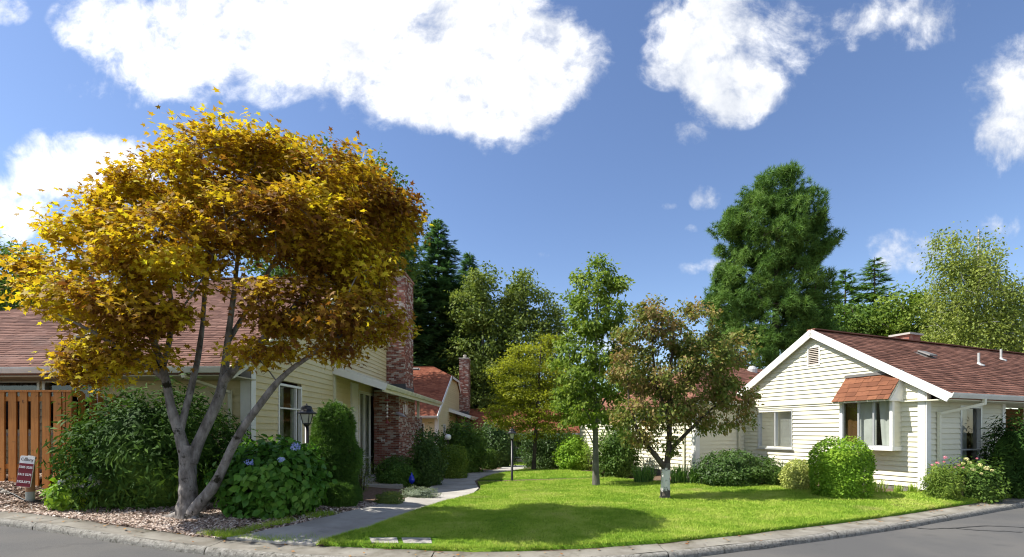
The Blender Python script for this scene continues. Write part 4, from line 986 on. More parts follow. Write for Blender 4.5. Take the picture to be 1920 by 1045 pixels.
def text_mesh(s, size, mat, parent, loc, name='lettering', bold=0.0):
    cu_ = bpy.data.curves.new('lettering', 'FONT'); cu_.body = s; cu_.size = size; cu_.align_x = 'CENTER'; cu_.align_y = 'CENTER'; cu_.extrude = 0.0008; cu_.offset = bold
    to = bpy.data.objects.new('tmp_text', cu_); COL.objects.link(to)
    bpy.context.view_layer.update()
    me = bpy.data.meshes.new_from_object(to.evaluated_get(bpy.context.evaluated_depsgraph_get()))
    bpy.data.objects.remove(to); me.name = name
    me.materials.clear()
    o = link(name, me, mat, parent); o.location = loc; o.rotation_euler = (math.radians(90), 0, 0)
    return o
def sign():
    g = G(57, 940); d = g[1]
    s = tag(empty('address_sign', g), 'small white and maroon address sign leaning on a short post by the fence', 'sign')
    MB().lathe([(.066, -.1), (.066, .17)], 16).build('post_base', 'post_grey', s)
    MB().lathe([(.065, .17), (.065, .76)], 16).build('post', 'post_wood', s)
    MB().lathe([(.075, .76), (.085, .78), (.08, .8), (.03, .83)], 16).build('post_cap', 'vent_grey', s)
    pn = empty('panel_pivot', (0, 0, 0))
    bpy.data.objects.remove(pn)
    w_, h_ = .25, .56; zc = .545
    outl = []
    for cx, cz, a0 in ((w_ / 2 - .025, h_ / 2 - .025, 0), (-w_ / 2 + .025, h_ / 2 - .025, 90), (-w_ / 2 + .025, -h_ / 2 + .025, 180), (w_ / 2 - .025, -h_ / 2 + .025, 270)):
        for k in range(5):
            a = math.radians(a0 + k * 22.5); outl.append((cx + .025 * math.cos(a), cz + .025 * math.sin(a)))
    def plate(pts, y0, y1, name, mat, par):
        n = len(pts)
        return MB().add([(x, y0, z) for x, z in pts] + [(x, y1, z) for x, z in pts], [tuple(range(n)), tuple(range(2 * n - 1, n - 1, -1))] + [(i, i + n, (i + 1) % n + n, (i + 1) % n) for i in range(n)]).build(name, mat, par)
    panel = plate(outl, -.006, .006, 'panel', 'sign_white', s)
    panel.location = (0, -.085, zc); panel.rotation_euler = (math.radians(-3), math.radians(6), math.radians(4))
    zt = h_ / 2 - .135
    red = [(x, z) for x, z in outl if z < zt - .01]
    red = [(w_ / 2 - .004, zt)] + [(-w_ / 2 + .004, zt)] + [(max(-w_ / 2 + .004, min(w_ / 2 - .004, x)), max(z, -h_ / 2 + .004)) for x, z in red]
    plate(red, -.0085, -.0062, 'address_field', 'sign_red', panel)
    text_mesh('Colony', .072, 'sign_ink', panel, (0, -.0075, h_ / 2 - .065), bold=.0012)
    for i, tx in enumerate(('5305 5255', '5315 5275', '5325,5295')):
        text_mesh(tx, .054, 'sign_white', panel, (0, -.0098, zt - .07 - i * .132), bold=.0016)
    # drip hose round the sign
    pts = []
    for a, b in ((-25, 918), (5, 922), (25, 930), (45, 941), (57, 944.5), (75, 942), (95, 936), (116, 930)):
        q = G(a, b); pts.append((q[0], q[1], q[2] + .03))
    ho = MB().tube(pts, .016, 8).build('drip_hose', 'hose_black', None, True); tag(ho, 'thin black drip hose lying on the wood chips round the sign', 'hose')
    for i, (a, b, s_) in enumerate(((8, 925, .07), (2, 920, .06), (16, 928, .045))):
        q = G(a, b); bm = MB().lathe([(.4, -.5), (.95, -.2), (1, .1), (.6, .5), (.1, .62)], 7)
        o = bm.build('rock', 'rock'); o.location = (q[0], q[1], q[2] + .3 * s_); o.scale = (s_, s_ * .8, s_ * .8); o.rotation_euler = (.2, .1, i * 1.3)
        tag(o, ('largest of three rough rocks on the wood chips beside the drip hose', 'middle-sized of three rough rocks, farthest from the address sign', 'smallest of three rough rocks, closest to the address sign')[i], 'rock', 'rocks by the drip hose')
sign()
def lamp_post(px, d, ztop, label):
    b = at(px, d); hgt = ztop - b[2]
    L = tag(empty('lamp_post', b), label, 'lamp post', 'black garden lamp posts')
    z = hgt - .40
    MB().lathe([(.052, -.1), (.052, .05), (.042, .07), (.038, z), (.038, z)], 16).build('post', 'dark_metal', L, True)
    MB().lathe([(.04, z - .02), (.055, z), (.06, z + .02), (.055, z + .03)], 12).build('collar', 'dark_metal', L)
    hd = MB(); a, c = .05, .082; z0, z1 = z + .03, z + .21
    for sx, sy in ((1, 1), (1, -1), (-1, 1), (-1, -1)): hd.beam((sx * a, sy * a, z0), (sx * c, sy * c, z1), .012, .012, (1, 0, 0))
    hd.box(-a - .008, a + .008, -a - .008, a + .008, z0 - .006, z0 + .006).box(-c - .008, c + .008, -c - .008, c + .008, z1 - .006, z1 + .008)
    hd.build('lantern_frame', 'dark_metal', L)
    for k in range(4):
        ca, sa = math.cos(k * math.pi / 2), math.sin(k * math.pi / 2)
        rot = lambda x, y, zz: (x * ca - y * sa, x * sa + y * ca, zz)
        MB().add([rot(a - .003, -a + .004, z0 + .006), rot(a - .003, a - .004, z0 + .006), rot(c - .003, c - .006, z1 - .006), rot(c - .003, -c + .006, z1 - .006)], [(0, 1, 2, 3)]).build('lantern_pane', 'lamp_glass', L)
    MB().lathe([(.175, z1 + .002), (.17, z1 + .02), (.125, z1 + .045), (.1, z1 + .085), (.09, z1 + .13), (.075, z1 + .15), (.02, z1 + .16)], 8).build('lantern_roof', 'dark_metal', L)
    MB().lathe([(.008, z1 + .155), (.02, z1 + .165), (.012, z1 + .178), (.016, z1 + .188), (.002, z1 + .2)], 8).build('finial', 'dark_metal', L)
    return L
lamp_post(575, 9.05, 2.16, 'black lamp post in front of the tan house window beside the clipped yew')
lamp_post(960, 16.2, 1.75, 'black lamp post standing alone on the lawn where the path bends')
def local_to_world(hs, p): return hs.matrix_basis @ Vector(p)
def ornaments():
    H1 = house1
    bpy.context.view_layer.update()
    # pagoda chime
    c = local_to_world(H1, (1.45, 5.3, 0)); X0, Y0 = c.x, c.y
    t = tag(empty('shell_chime', (X0, Y0, 2.0)), 'red pagoda wind chime with white shells hanging from the porch eave', 'wind chime')
    MB().tube([(0, 0, 1.02), (0, 0, .0)], .006, 6).build('cord', 'shell_white', t)
    zt = .62
    MB().add([(-.11, -.06, zt), (.11, -.06, zt), (.11, .06, zt), (-.11, .06, zt), (-.05, -.02, zt + .06), (.05, -.02, zt + .06), (.05, .02, zt + .06), (-.05, .02, zt + .06)], [(3, 2, 1, 0), (4, 5, 6, 7), (0, 1, 5, 4), (1, 2, 6, 5), (2, 3, 7, 6), (3, 0, 4, 7)]).build('pagoda_top', 'chime_red', t)
    for k in range(4): MB().lathe([(.008, -.03), (.035, -.015), (.04, 0), (.02, .025)], 10, (0, 0, .48 - k * .12)).build('shell', 'shell_white', t)
    MB().lathe([(.075, -.16), (.07, -.14), (.03, -.07), (.015, 0)], 10, (0, 0, .05)).build('bell', 'chime_red', t)
    # tube chime
    c = local_to_world(H1, (1.45, 7.6, 0))
    t = tag(empty('tube_chime', (c.x, c.y, 2.2)), 'silver tube wind chime hanging in front of the brick chimney', 'wind chime')
    MB().tube([(0, 0, .9), (0, 0, .46)], .005, 6).build('cord', 'chime_silver', t)
    MB().lathe([(.09, .44), (.09, .465), (.03, .48)], 12).build('top_disc', 'brass', t)
    for k in range(5):
        a = k * 2 * math.pi / 5; MB().tube([(.07 * math.cos(a), .07 * math.sin(a), .44), (.07 * math.cos(a), .07 * math.sin(a), .02 + .05 * (k % 3))], .013, 8).build('tube', 'chime_silver', t)
    # hanging bird
    c = local_to_world(H1, (1.3, 7.35, 0)); t = tag(empty('hanging_bird', (c.x, c.y, 2.2)), 'grey and white hanging bird ornament beside the tube chime', 'ornament')
    body = MB().tube([(-.2, 0, .08), (-.1, 0, .1), (.05, 0, .06), (.2, 0, -.02), (.3, 0, -.06)], np.array([.01, .05, .06, .03, .005]), 8).build('body', 'bird_grey', t, True)
    for s in (-1, 1): MB().add([(-.06, 0, .1), (.1, 0, .08), (-.02 - .16, s * .16, .13), (-.28, s * .2, .08)], [(0, 1, 2), (0, 2, 3)]).build('wing', 'shell_white', t)
    MB().tube([(0, 0, .1), (0, 0, .88)], .003, 5).build('cord', 'shell_white', t)
    # plaques on the bricks
    for (x, z, nm, mt, lab) in ((.74, 2.05, 'sun_plaque', 'brass', 'small brass plaque high on the brick chimney front'), (.5, 1.28, 'butterfly_plaque', 'shell_white', 'small pale butterfly plaque low on the brick chimney front')):
        c = local_to_world(H1, (x, 7.985, 0)); o = MB()
        if nm == 'sun_plaque': o.lathe([(.05, -.01), (.055, 0), (.04, .012)], 12)
        else: o.add([(0, -.0, 0), (.07, .07, .02), (.08, .0, .02), (.05, -.07, .02), (-.07, .07, .02), (-.08, 0, .02), (-.05, -.07, .02), (0, .0, .012)], [(0, 2, 1), (0, 3, 2), (0, 4, 5), (0, 5, 6), (7, 1, 2), (7, 2, 3), (7, 5, 4), (7, 6, 5)])
        q = o.build(nm, mt); q.location = (c.x, c.y, z); q.rotation_euler = (math.radians(90), 0, 0); tag(q, lab, 'plaque')
    # white globe light on a stake and the blue glass ornament
    g = at(840, 20.5); z = EYE - (820 - HZ) / F * 20.5 - g[2]
    t = tag(empty('globe_light', g), 'white globe garden light on a dark stake above the rounded shrub', 'lamp')
    MB().lathe([(.03, -.05), (.03, z - .13), (.07, z - .12), (.07, z - .1)], 12).build('stake', 'dark_metal', t)
    MB().lathe([(.04 + .1 * math.sin(a) if a > 0 else .05, z - .12 * math.cos(a)) for a in np.linspace(0.4, math.pi, 9)], 16).build('globe', 'globe_white', t, True)
    g = G(772, 916)
    t = tag(empty('glass_ornament', g), 'cobalt blue glass ornament on a thin stake in front of the boxwood', 'ornament')
    MB().lathe([(.008, -.05), (.008, .14)], 8).build('stake', 'dark_metal', t)
    MB().lathe([(.02, .13), (.085, .2), (.1, .27), (.07, .36), (.025, .44), (.005, .5)], 12).build('bulb', 'blue_glass', t, True)
    # porch slab and step of the tan house
    q = [local_to_world(H1, (x, y, 0))[:2] for x, y in ((.1, 4.2), (2.15, 4.2), (2.15, 8.0), (.1, 8.0))]
    z = h1(-3.9, 15.5) + .12
    ps = MB().prism([(a, b, z) for a, b in q], .3).build('porch_slab', 'concrete', None); structure(ps)
    # lantern hanging by the entry of the white house
    c = local_to_world(house3, (3.82, .25, 0)); t = tag(empty('hanging_lantern', (c.x, c.y, 1.95)), 'dark hanging feeder lantern under the eave of the white house', 'lantern')
    MB().tube([(0, 0, .3), (0, 0, .42)], .006, 6).build('hook', 'dark_metal', t)
    MB().lathe([(.09, .26), (.1, .28), (.03, .32)], 10).build('cap', 'dark_metal', t)
    MB().lathe([(.05, -.06), (.055, .0), (.055, .26)], 10).build('cage', 'vent_grey', t)
    MB().lathe([(.1, -.12), (.1, -.09), (.05, -.05)], 10).build('base', 'dark_metal', t)
    for z in (.02, .14): MB().tube([(-.12, 0, z), (.12, 0, z)], .006, 6).build('perch', 'dark_metal', t)
ornaments()

# ------------------------------------------------------------------ plants
LEAF = (np.array([(0, 0, 0), (.27, .45, .07), (0, 1, -.06), (-.27, .45, .07)]), np.array([(0, 1, 2, 3)]))
LONG = (np.array([(0, 0, 0), (.13, .45, .04), (0, 1, -.12), (-.13, .45, .04)]), np.array([(0, 1, 2, 3)]))
BROAD = (np.array([(0, 0, 0), (.3, .22, .06), (.36, .52, .06), (0, 1, -.1), (-.36, .52, .06), (-.3, .22, .06)]), np.array([(0, 1, 2, 3), (0, 3, 4, 5)]))
_m = [(0, 0), (.42, .0), (.22, .2), (.56, .45), (.2, .46), (0, .98), (-.2, .46), (-.56, .45), (-.22, .2), (-.42, .0)]
MAPLE = (np.array([(x, y, -.22 * (x * x + (y - .4) ** 2)) for x, y in _m]), np.array([tuple(range(10))]))
def tuft(n, spread, wid, seed):
    r = np.random.default_rng(seed); V = []
    for i in range(n):
        a = r.uniform(0, 2 * np.pi); s = spread * np.sqrt(r.random()); L = r.uniform(.75, 1.1)
        d = np.array([math.sin(s) * math.cos(a), math.cos(s), math.sin(s) * math.sin(a)]) * L
        o = np.cross(d, r.normal(size=3)); o = o / np.linalg.norm(o) * wid
        V += [-o, o, d]
    return np.array(V), np.arange(3 * n).reshape(-1, 3)
PINE = tuft(16, 1.35, .045, 1)
YEW = tuft(7, .9, .075, 2)
def frond(n=6):
    V, Fc = [], []
    for i in range(n):
        y = i / n; L = .34 * (1 - y * .75)
        for s in (-1, 1):
            k = len(V); V += [(0, y - .02, 0), (s * L, y + .26, -.05), (0, y + .16, 0.0)]; Fc.append((k, k + 1, k + 2))
    return np.array(V), np.array(Fc)
FROND = frond()
def unit(v): return v / (np.linalg.norm(v, axis=1, keepdims=True) + 1e-9)
def stamp(pos, nrm, dr, size, tmpl):
    tv, tf = tmpl; N = unit(nrm); B = unit(dr - (dr * N).sum(1, keepdims=True) * N); T = np.cross(B, N)
    V = pos[:, None] + size[:, None, None] * (tv[None, :, :1] * T[:, None] + tv[None, :, 1:2] * B[:, None] + tv[None, :, 2:] * N[:, None])
    k = len(tv); Fc = (tf[None] + (np.arange(len(pos)) * k)[:, None, None]).reshape(-1, tf.shape[1])
    return V.reshape(-1, 3), Fc
def clump_leaves(C, O, cr, nl, size, tmpl, rng, flat=.6, up=.5, outw=.5, rnd=.7, droop=.4, hang=0.0, ball=0.0):
    n = len(C) * nl; c = np.repeat(C, nl, 0); o = np.repeat(O, nl, 0)
    crr = np.repeat(cr * rng.uniform(.65, 1.35, len(C)), nl)[:, None]
    off = np.clip(rng.normal(0, .5, (n, 3)), -.95, .95) * crr * [1, 1, flat]
    if hang: off[:, 2] -= np.abs(rng.normal(0, hang, n)) * crr[:, 0]
    pos = c + off
    nr = rng.normal(0, rnd, (n, 3)) + o * outw + [0, 0, up]
    if ball: off = unit(off) * crr * rng.uniform(.35, .75, (n, 1)); pos = c + off
    dr = rng.normal(0, .6 if not ball else .25, (n, 3)) + o * .6 + unit(off + 1e-6) * (.5 + ball) + [0, 0, -droop]
    return stamp(pos, nr, dr, size * rng.uniform(.65, 1.25, n), tmpl)
def lobes_px(L, d):
    """crown lobes as (px, py, rx, ry, depth offset, depth radius)"""
    c, r = [], []
    for q in L:
        dd = d + (q[4] if len(q) > 4 else 0.0); p = P(q[0], q[1], dd); k = dd / F
        c.append(p); r.append((q[2] * k, q[5] if len(q) > 5 else (q[2] + q[3]) * .5 * k, q[3] * k))
    return np.array(c), np.array(r)
def sample_lobes(c, r, n, rng, shell=.5, keep_in=.35):
    wt = np.prod(r, 1) ** .667; i = rng.choice(len(c), n * 3, p=wt / wt.sum())
    u = unit(rng.normal(size=(n * 3, 3))); f = rng.uniform(shell ** 3, 1, n * 3) ** (1 / 3)
    p = c[i] + r[i] * u * f[:, None]
    inside = ((((p[:, None] - c[None]) / r[None]) ** 2).sum(2) < .42)
    inside[np.arange(len(i)), i] = False
    ok = ~inside.any(1) | (rng.random(n * 3) < keep_in)
    p, u = p[ok][:n], u[ok][:n]
    cen = c.mean(0); o = unit(u * .7 + unit(p - cen) * .5)
    return p, o
def branch_net(trunk, C, rng, r0=.022, r1=.005, every=1, sides=5):
    """thin branches from the trunk or limbs to the foliage clumps"""
    nodes = np.array(trunk, float); V, Fc, k = [], [], 0
    order = np.argsort(np.linalg.norm(C - nodes.mean(0), axis=1))[::every]
    for i in order:
        p = C[i]; dd = np.linalg.norm(nodes - p, axis=1) + np.maximum(0, nodes[:, 2] - p[2] + .1) * 1.5
        a = nodes[np.argmin(dd)]; L = np.linalg.norm(p - a)
        if L < .05: continue
        t = np.linspace(0, 1, 5)[:, None]; bow = np.array([0, 0, .12 * L]) + rng.normal(0, .05 * L, 3)
        q = a + (p - a) * t + bow * np.sin(t * np.pi)
        rr = np.linspace(min(r0, r1 + .012 * L), r1, 5)
        v, f = tube_np(q, rr, sides); V.append(v); Fc.append(f + k); k += len(v)
        nodes = np.concatenate([nodes, q[1:]])
    return (np.concatenate(V), np.concatenate(Fc)) if V else (np.zeros((0, 3)), np.zeros((0, 4), int))
def curve3(pts, n=24):
    pts = np.array(pts, float); s = np.r_[0, np.cumsum(np.linalg.norm(np.diff(pts, axis=0), axis=1))]
    t = np.linspace(0, s[-1], n); q = np.stack([np.interp(t, s, pts[:, i]) for i in range(pts.shape[1])], 1)
    for _ in range(2): q[1:-1] = q[1:-1] * .5 + (q[:-2] + q[2:]) * .25
    return q
def tree(name, label, base, trunk, lobes, leafm, barkm, seed, clumps=120, cr=.5, nl=60, size=.1, tmpl=LEAF, shell=.5, group=None, cat='tree', rb=.03, every=1, sides=5, main_mat=None, **kw):
    rng = np.random.default_rng(seed); base = np.array(base, float)
    root = tag(empty(name, base), label, cat, group)
    V, Fc, k, nodes = [], [], 0, []
    for pts in trunk:       # (x, y, z, radius) polylines
        q = curve3(pts, 22); v, f = tube_np(q[:, :3], q[:, 3] * (1 + rng.normal(0, .015, len(q))), 12); nodes.append(q[6:, :3])
        if main_mat and len(nodes) == 1: mesh_np('lower_trunk', v - base, f, main_mat, root, True); continue
        V.append(v); Fc.append(f + k); k += len(v)
    c, r = lobes
    C, O = sample_lobes(c, r, clumps, rng, shell)
    bv, bf = branch_net(np.concatenate(nodes), C, rng, rb, rb * .22, every, sides)
    V.append(bv); Fc.append(bf + k)
    mesh_np('trunk', np.concatenate(V) - base, np.concatenate(Fc), barkm, root, True)
    lv, lf = clump_leaves(C, O, cr, nl, size, tmpl, rng, **kw)
    mesh_np('crown', lv - base, lf, leafm, root)
    return root
def simple_trunk(base, top, r, lean=0.0, seed=0):
    b, t = np.array(base, float), np.array(top, float); m = (b + t) / 2 + [lean, 0, 0]
    return [[(*(b - [0, 0, .15]), r * 1.45), (*(b + (t - b) * .06), r), (*m, r * .75), (*t, r * .2)]]

# -- the golden maple
def golden_maple():
    D = 7.55; rng = np.random.default_rng(42)
    base = G(352, 972); D = base[1] + .05
    root = tag(empty('golden_maple', base), 'large golden and bronze maple with pale forked trunk on the mulch bed', 'tree')
    k = D / F
    def pl(pts, rads, dd):
        return [(*P(a, b, D + e), r) for (a, b), r, e in zip(pts, rads, dd)]
    limbs = [
        ('trunk', pl([(352, 988), (351, 965), (353, 930), (352, 890), (353, 850), (355, 835)], [.26, .175, .135, .122, .125, .10], [0] * 6)),
        ('limb', pl([(352, 868), (342, 833), (333, 800), (320, 764), (314, 726), (305, 690), (288, 640), (262, 575), (225, 520)], [.09, .088, .078, .066, .06, .055, .045, .032, .015], [0, -.02, -.05, -.08, -.1, -.2, -.35, -.5, -.6])),
        ('limb', pl([(337, 812), (345, 780), (356, 738), (362, 712), (370, 680), (380, 610), (385, 520), (392, 430)], [.055, .052, .05, .047, .045, .036, .027, .014], [-.04, 0, .05, .1, .2, .4, .5, .6])),
        ('limb', pl([(358, 868), (368, 838), (386, 800), (407, 757), (419, 718), (422, 690), (428, 630), (440, 540), (450, 440), (440, 340)], [.095, .088, .08, .075, .078, .06, .048, .036, .025, .012], [0, .05, .08, .1, .15, .2, .2, .1, 0, 0])),
        ('limb', pl([(418, 716), (440, 692), (462, 670), (485, 645), (530, 600), (585, 540), (640, 470), (690, 400)], [.07, .066, .062, .055, .046, .038, .026, .012], [.15, .1, 0, -.1, -.2, -.3, -.3, -.3])),
        ('limb', pl([(356, 968), (372, 945), (394, 924), (414, 888), (432, 845), (456, 801), (482, 766), (518, 718), (548, 690), (600, 655), (670, 610), (720, 570)], [.10, .095, .085, .072, .064, .058, .054, .045, .036, .028, .02, .01], [-.06, -.12, -.16, -.2, -.25, -.3, -.36, -.4, -.5, -.6, -.6, -.6])),
        ('limb', pl([(312, 715), (285, 690), (255, 672), (220, 650), (170, 620), (110, 590)], [.045, .04, .036, .03, .022, .01], [-.1, -.3, -.5, -.7, -.9, -1.0])),
        ('limb', pl([(305, 690), (318, 640), (322, 570), (310, 490), (300, 400)], [.045, .042, .036, .026, .012], [-.2, .0, .3, .5, .7])),
        ('limb', pl([(428, 640), (470, 570), (520, 480), (560, 390), (570, 320)], [.04, .036, .03, .022, .01], [.2, .5, .8, 1.0, 1.0])),
        ('root', pl([(352, 962), (330, 968), (308, 972), (290, 975)], [.11, .07, .045, .02], [0, .0, .02, .02])),
        ('root', pl([(356, 966), (366, 978), (374, 988)], [.11, .075, .02], [-.02, -.12, -.2])),
    ]
    nodes = []; tr = None
    for nm, pts in limbs:
        q = curve3(pts, 40); R = q[:, 3] * (1 + .04 * np.sin(np.arange(40) * .8 + len(nodes)) + rng.normal(0, .010, 40))
        v, f = tube_np(q[:, :3], R, 14)
        o = mesh_np(nm, v - base, f, 'bark_maple', root, True)
        if nm == 'limb': nodes.append(q[14:, :3])
    L = [(420, 318, 112, 80, 0, .9), (342, 368, 122, 82, .6, .8), (505, 305, 76, 54, .2, .7), (262, 412, 98, 76, .2, .8), (180, 458, 78, 62, -.1, .7), (104, 508, 62, 36, -.1, .5), (152, 560, 90, 56, -.3, .7),
         (560, 360, 105, 82, .5, 1.2), (655, 370, 92, 76, .2, 1.1), (728, 405, 62, 56, 0, .9), (610, 450, 130, 90, -.3, 1.2), (672, 505, 84, 72, -.4, 1.0), (440, 410, 130, 78, -.6, .8), (312, 475, 130, 78, -.7, .8),
         (215, 580, 105, 60, -.6, .7), (185, 660, 85, 48, -.6, .5), (265, 590, 90, 46, -.8, .5), (560, 580, 110, 60, -.6, .8), (675, 600, 90, 50, -.6, .8), (610, 655, 105, 30, -.6, .6), (500, 660, 60, 26, -.5, .4), (422, 262, 46, 30, 0, .4), (550, 275, 24, 26, .1, .3), (735, 625, 50, 30, -.4, .4), (178, 692, 70, 40, -.4, .5), (245, 668, 76, 36, -.5, .5)]
    L = [(a, b, max(14, rx - 20), max(12, ry - 18), *e) for a, b, rx, ry, *e in L]
    c, r = lobes_px(L, D)
    C, O = sample_lobes(c, r, 540, rng, .62, .22)
    bv, bf = branch_net(np.concatenate(nodes), C, rng, .03, .0045, 1, 5)
    stuff(mesh_np('twigs', bv - base, bf, 'bark_maple', root, True))
    lv, lf = clump_leaves(C, O, .31, 112, .088, MAPLE, rng, flat=.6, up=.75, outw=.45, rnd=.45, droop=.25)
    mesh_np('crown', lv - base, lf, 'leaf_maple', root)
golden_maple()

def tree_px(name, label, px, d, lob, leafm, barkm, seed, zt=None, tr=.15, group=None, basez=None, **kw):
    b = at(px, d) if basez is None else np.array([(px - 960) / F * d, d, basez])
    lob = lobes_px(lob, d); top = b + 0; top[2] = (lob[0][:, 2] + lob[1][:, 2] * .1).max() if zt is None else zt
    tx = lob[0][np.argmax(lob[0][:, 2])]; top[0] = (top[0] + tx[0]) / 2
    return tree(name, label, b, simple_trunk(b, top, tr), lob, leafm, barkm, seed, group=group, **kw)

# -- young trees on the lawn
b = G(1118, 914); d = b[1]; k = lambda a, z, r, e=0: (*P(a, z, d + e), r)
tree('young_green_tree', 'slender bright green young tree with grey trunk standing on the lawn', b,
     [[k(1118, 920, .13), k(1117, 905, .1), k(1117, 850, .085), k(1116, 790, .075), k(1115, 700, .05), k(1118, 600, .035), k(1125, 500, .012)],
      [k(1116, 800, .03), k(1090, 760, .028), k(1070, 700, .02), k(1065, 620, .008)], [k(1116, 780, .03), k(1140, 740, .026), k(1160, 680, .018), k(1165, 600, .008)], [k(1116, 840, .022), k(1105, 815, .018), k(1092, 796, .008)]],
     lobes_px([(1130, 520, 22, 40), (1098, 540, 25, 45), (1110, 590, 42, 45), (1150, 570, 24, 50), (1072, 590, 17, 36), (1120, 650, 62, 50), (1090, 700, 60, 45), (1150, 700, 55, 50), (1080, 765, 52, 36), (1130, 770, 50, 38), (1160, 530, 12, 30), (1062, 660, 20, 35)], d),
     'leaf_spring', 'bark_grey', 7, clumps=250, cr=.21, nl=72, size=.115, tmpl=LEAF, droop=.9, up=.35, flat=.8, rb=.014)
b = G(1247, 939); d = b[1]
tree('dogwood_tree', 'bronze-leaved dogwood with whitewashed lower trunk on the lawn before the white house', b,
     [[k(1247, 947, .15), k(1247, 930, .11), k(1248, 895, .095), k(1250, 868, .085)],
      [k(1249, 880, .07), k(1232, 858, .06), k(1212, 835, .05), k(1195, 810, .04), k(1180, 760, .025), k(1175, 690, .01)],
      [k(1250, 875, .07), k(1254, 840, .06), k(1256, 790, .05), k(1254, 720, .04), k(1262, 650, .025), k(1262, 590, .01)],
      [k(1253, 848, .05), k(1272, 828, .045), k(1300, 800, .035), k(1330, 770, .025), k(1372, 740, .01)],
      [k(1256, 790, .035), k(1230, 720, .03), k(1222, 640, .02), k(1235, 590, .008)], [k(1256, 760, .035), k(1300, 690, .026), k(1330, 640, .01)]],
     lobes_px([(1245, 600, 60, 42), (1290, 620, 65, 50), (1200, 620, 40, 46), (1330, 670, 62, 48), (1385, 650, 36, 24), (1250, 690, 75, 55), (1190, 690, 42, 50), (1310, 730, 75, 42), (1370, 740, 44, 38), (1230, 770, 75, 40), (1185, 790, 42, 36), (1290, 780, 60, 26), (1392, 785, 16, 34), (1335, 790, 40, 18), (1250, 835, 28, 20), (1200, 835, 30, 22)], d),
     'leaf_dogwood', 'bark_brown', 9, main_mat='bark_painted', clumps=330, cr=.2, nl=64, size=.088, tmpl=LEAF, droop=1.1, up=.3, flat=.75, rb=.014)
tree_px('lime_maple', 'yellow-green layered maple behind the lawn lamp post', 1000, 22.0,
        [(1005, 670, 55, 30), (955, 695, 38, 22), (1040, 700, 46, 34), (985, 735, 62, 28), (942, 770, 34, 14), (1025, 755, 60, 32), (970, 785, 56, 20), (1045, 800, 40, 20), (932, 715, 18, 9), (1010, 808, 50, 14), (960, 742, 36, 14), (985, 822, 20, 8), (1030, 640, 24, 10)],
        'leaf_lime', 'bark_brown', 13, tr=.09, clumps=260, cr=.42, nl=85, size=.11, tmpl=LEAF, flat=.35, up=.9, droop=.3, rb=.02)

# -- tall trees behind
def pine():
    d = 32.0
    tree_px('pine_tree', 'tall dense green pine rising behind the white house', 1450, d,
        [(1468, 368, 56, 44), (1415, 412, 52, 46), (1505, 412, 38, 52), (1455, 440, 82, 62), (1385, 440, 42, 44), (1520, 450, 36, 50), (1410, 520, 66, 55), (1490, 530, 58, 60), (1375, 570, 42, 46), (1440, 600, 80, 56), (1500, 610, 46, 50), (1400, 660, 72, 50), (1470, 680, 85, 50), (1358, 630, 30, 34), (1545, 650, 44, 36), (1350, 570, 26, 30), (1530, 560, 28, 40)],
        'needle_pine', 'bark_brown', 17, tr=.3, clumps=680, cr=.66, nl=34, size=.36, tmpl=PINE, shell=.62, up=.3, outw=.5, rnd=.5, droop=-.35, flat=1.0, ball=1.6, rb=.08, every=2, sides=4)
pine()
def conifer(name, label, px, pytop, d, wpx, seed, mat='needle_fir', group=None, n_br=22, gap=.6, dens=1.5, basez=-.6, droop=.28):
    rng = np.random.default_rng(seed)
    b = np.array([(px - 960) / F * d, d, basez]); zt = EYE + (HZ - pytop) / F * d; Ht = zt - basez; Rm = wpx / 2 / F * d
    root = tag(empty(name, b), label, 'tree', group)
    tp = np.array([(0, 0, -.2), (0, 0, Ht * .5), (0, 0, Ht)], float); v, f = tube_np(curve3(tp, 12), np.linspace(Rm * .085, .02, 12), 8); V = [v]; Fc = [f]; k = len(v)
    pos, nr, dr, sz = [], [], [], []
    z = Ht * .1
    while z < Ht - .15:
        fr = 1 - z / Ht; R = Rm * fr ** .62 * rng.uniform(.8, 1.15) + .12
        for j in range(max(4, int(n_br * (.45 + .55 * fr)))):
            a = rng.uniform(0, 2 * np.pi); L = R * rng.uniform(.6, 1.12); u = np.array([math.cos(a), math.sin(a), 0]); tl = np.linspace(0, 1, 5)[:, None]
            q = np.array([0, 0, z]) + u * L * tl + np.array([0, 0, 1.0]) * (-droop * L * tl ** 1.4 + .10 * L * tl ** 3)
            v, f = tube_np(q, np.linspace(.02 + .008 * L, .006, 5), 4); V.append(v); Fc.append(f + k); k += len(v)
            m_ = max(4, int((5 + L * 7) * dens)); t = rng.uniform(.18, 1, m_) ** .8; pp = np.stack([np.interp(t, tl[:, 0], q[:, i]) for i in range(3)], 1)
            side = np.array([-u[1], u[0], 0]); s_ = rng.uniform(-1, 1, m_)[:, None]
            pos.append(pp + side * s_ * .12 * L * (1 - t[:, None]) + rng.normal(0, .05, (m_, 3))); dr.append(u + side * s_ * 1.1 + np.array([0, 0, -.25]) + rng.normal(0, .2, (m_, 3))); nr.append(rng.normal(0, .25, (m_, 3)) + [0, 0, 1]); sz.append(rng.uniform(.5, 1.0, m_) * (.35 + .16 * L))
        z += gap * (.5 + .5 * fr)
    mesh_np('trunk', np.concatenate(V), np.concatenate(Fc), 'bark_brown', root, True)
    lv, lf = stamp(np.concatenate(pos), np.concatenate(nr), np.concatenate(dr), np.concatenate(sz), FROND)
    mesh_np('crown', lv, lf, mat, root)
conifer('fir_tree', 'tall dark fir behind the brick chimney of the tan house, highest of the three firs', 822, 412, 50, 215, 61, group='firs behind the tan house')
conifer('fir_tree', 'dark fir partly hidden by the golden maple, behind the tan house roof', 755, 425, 47, 190, 62, group='firs behind the tan house')
conifer('fir_tree', 'dark fir beside the airy olive-green trees, lowest of the three firs', 880, 472, 56, 170, 63, group='firs behind the tan house')
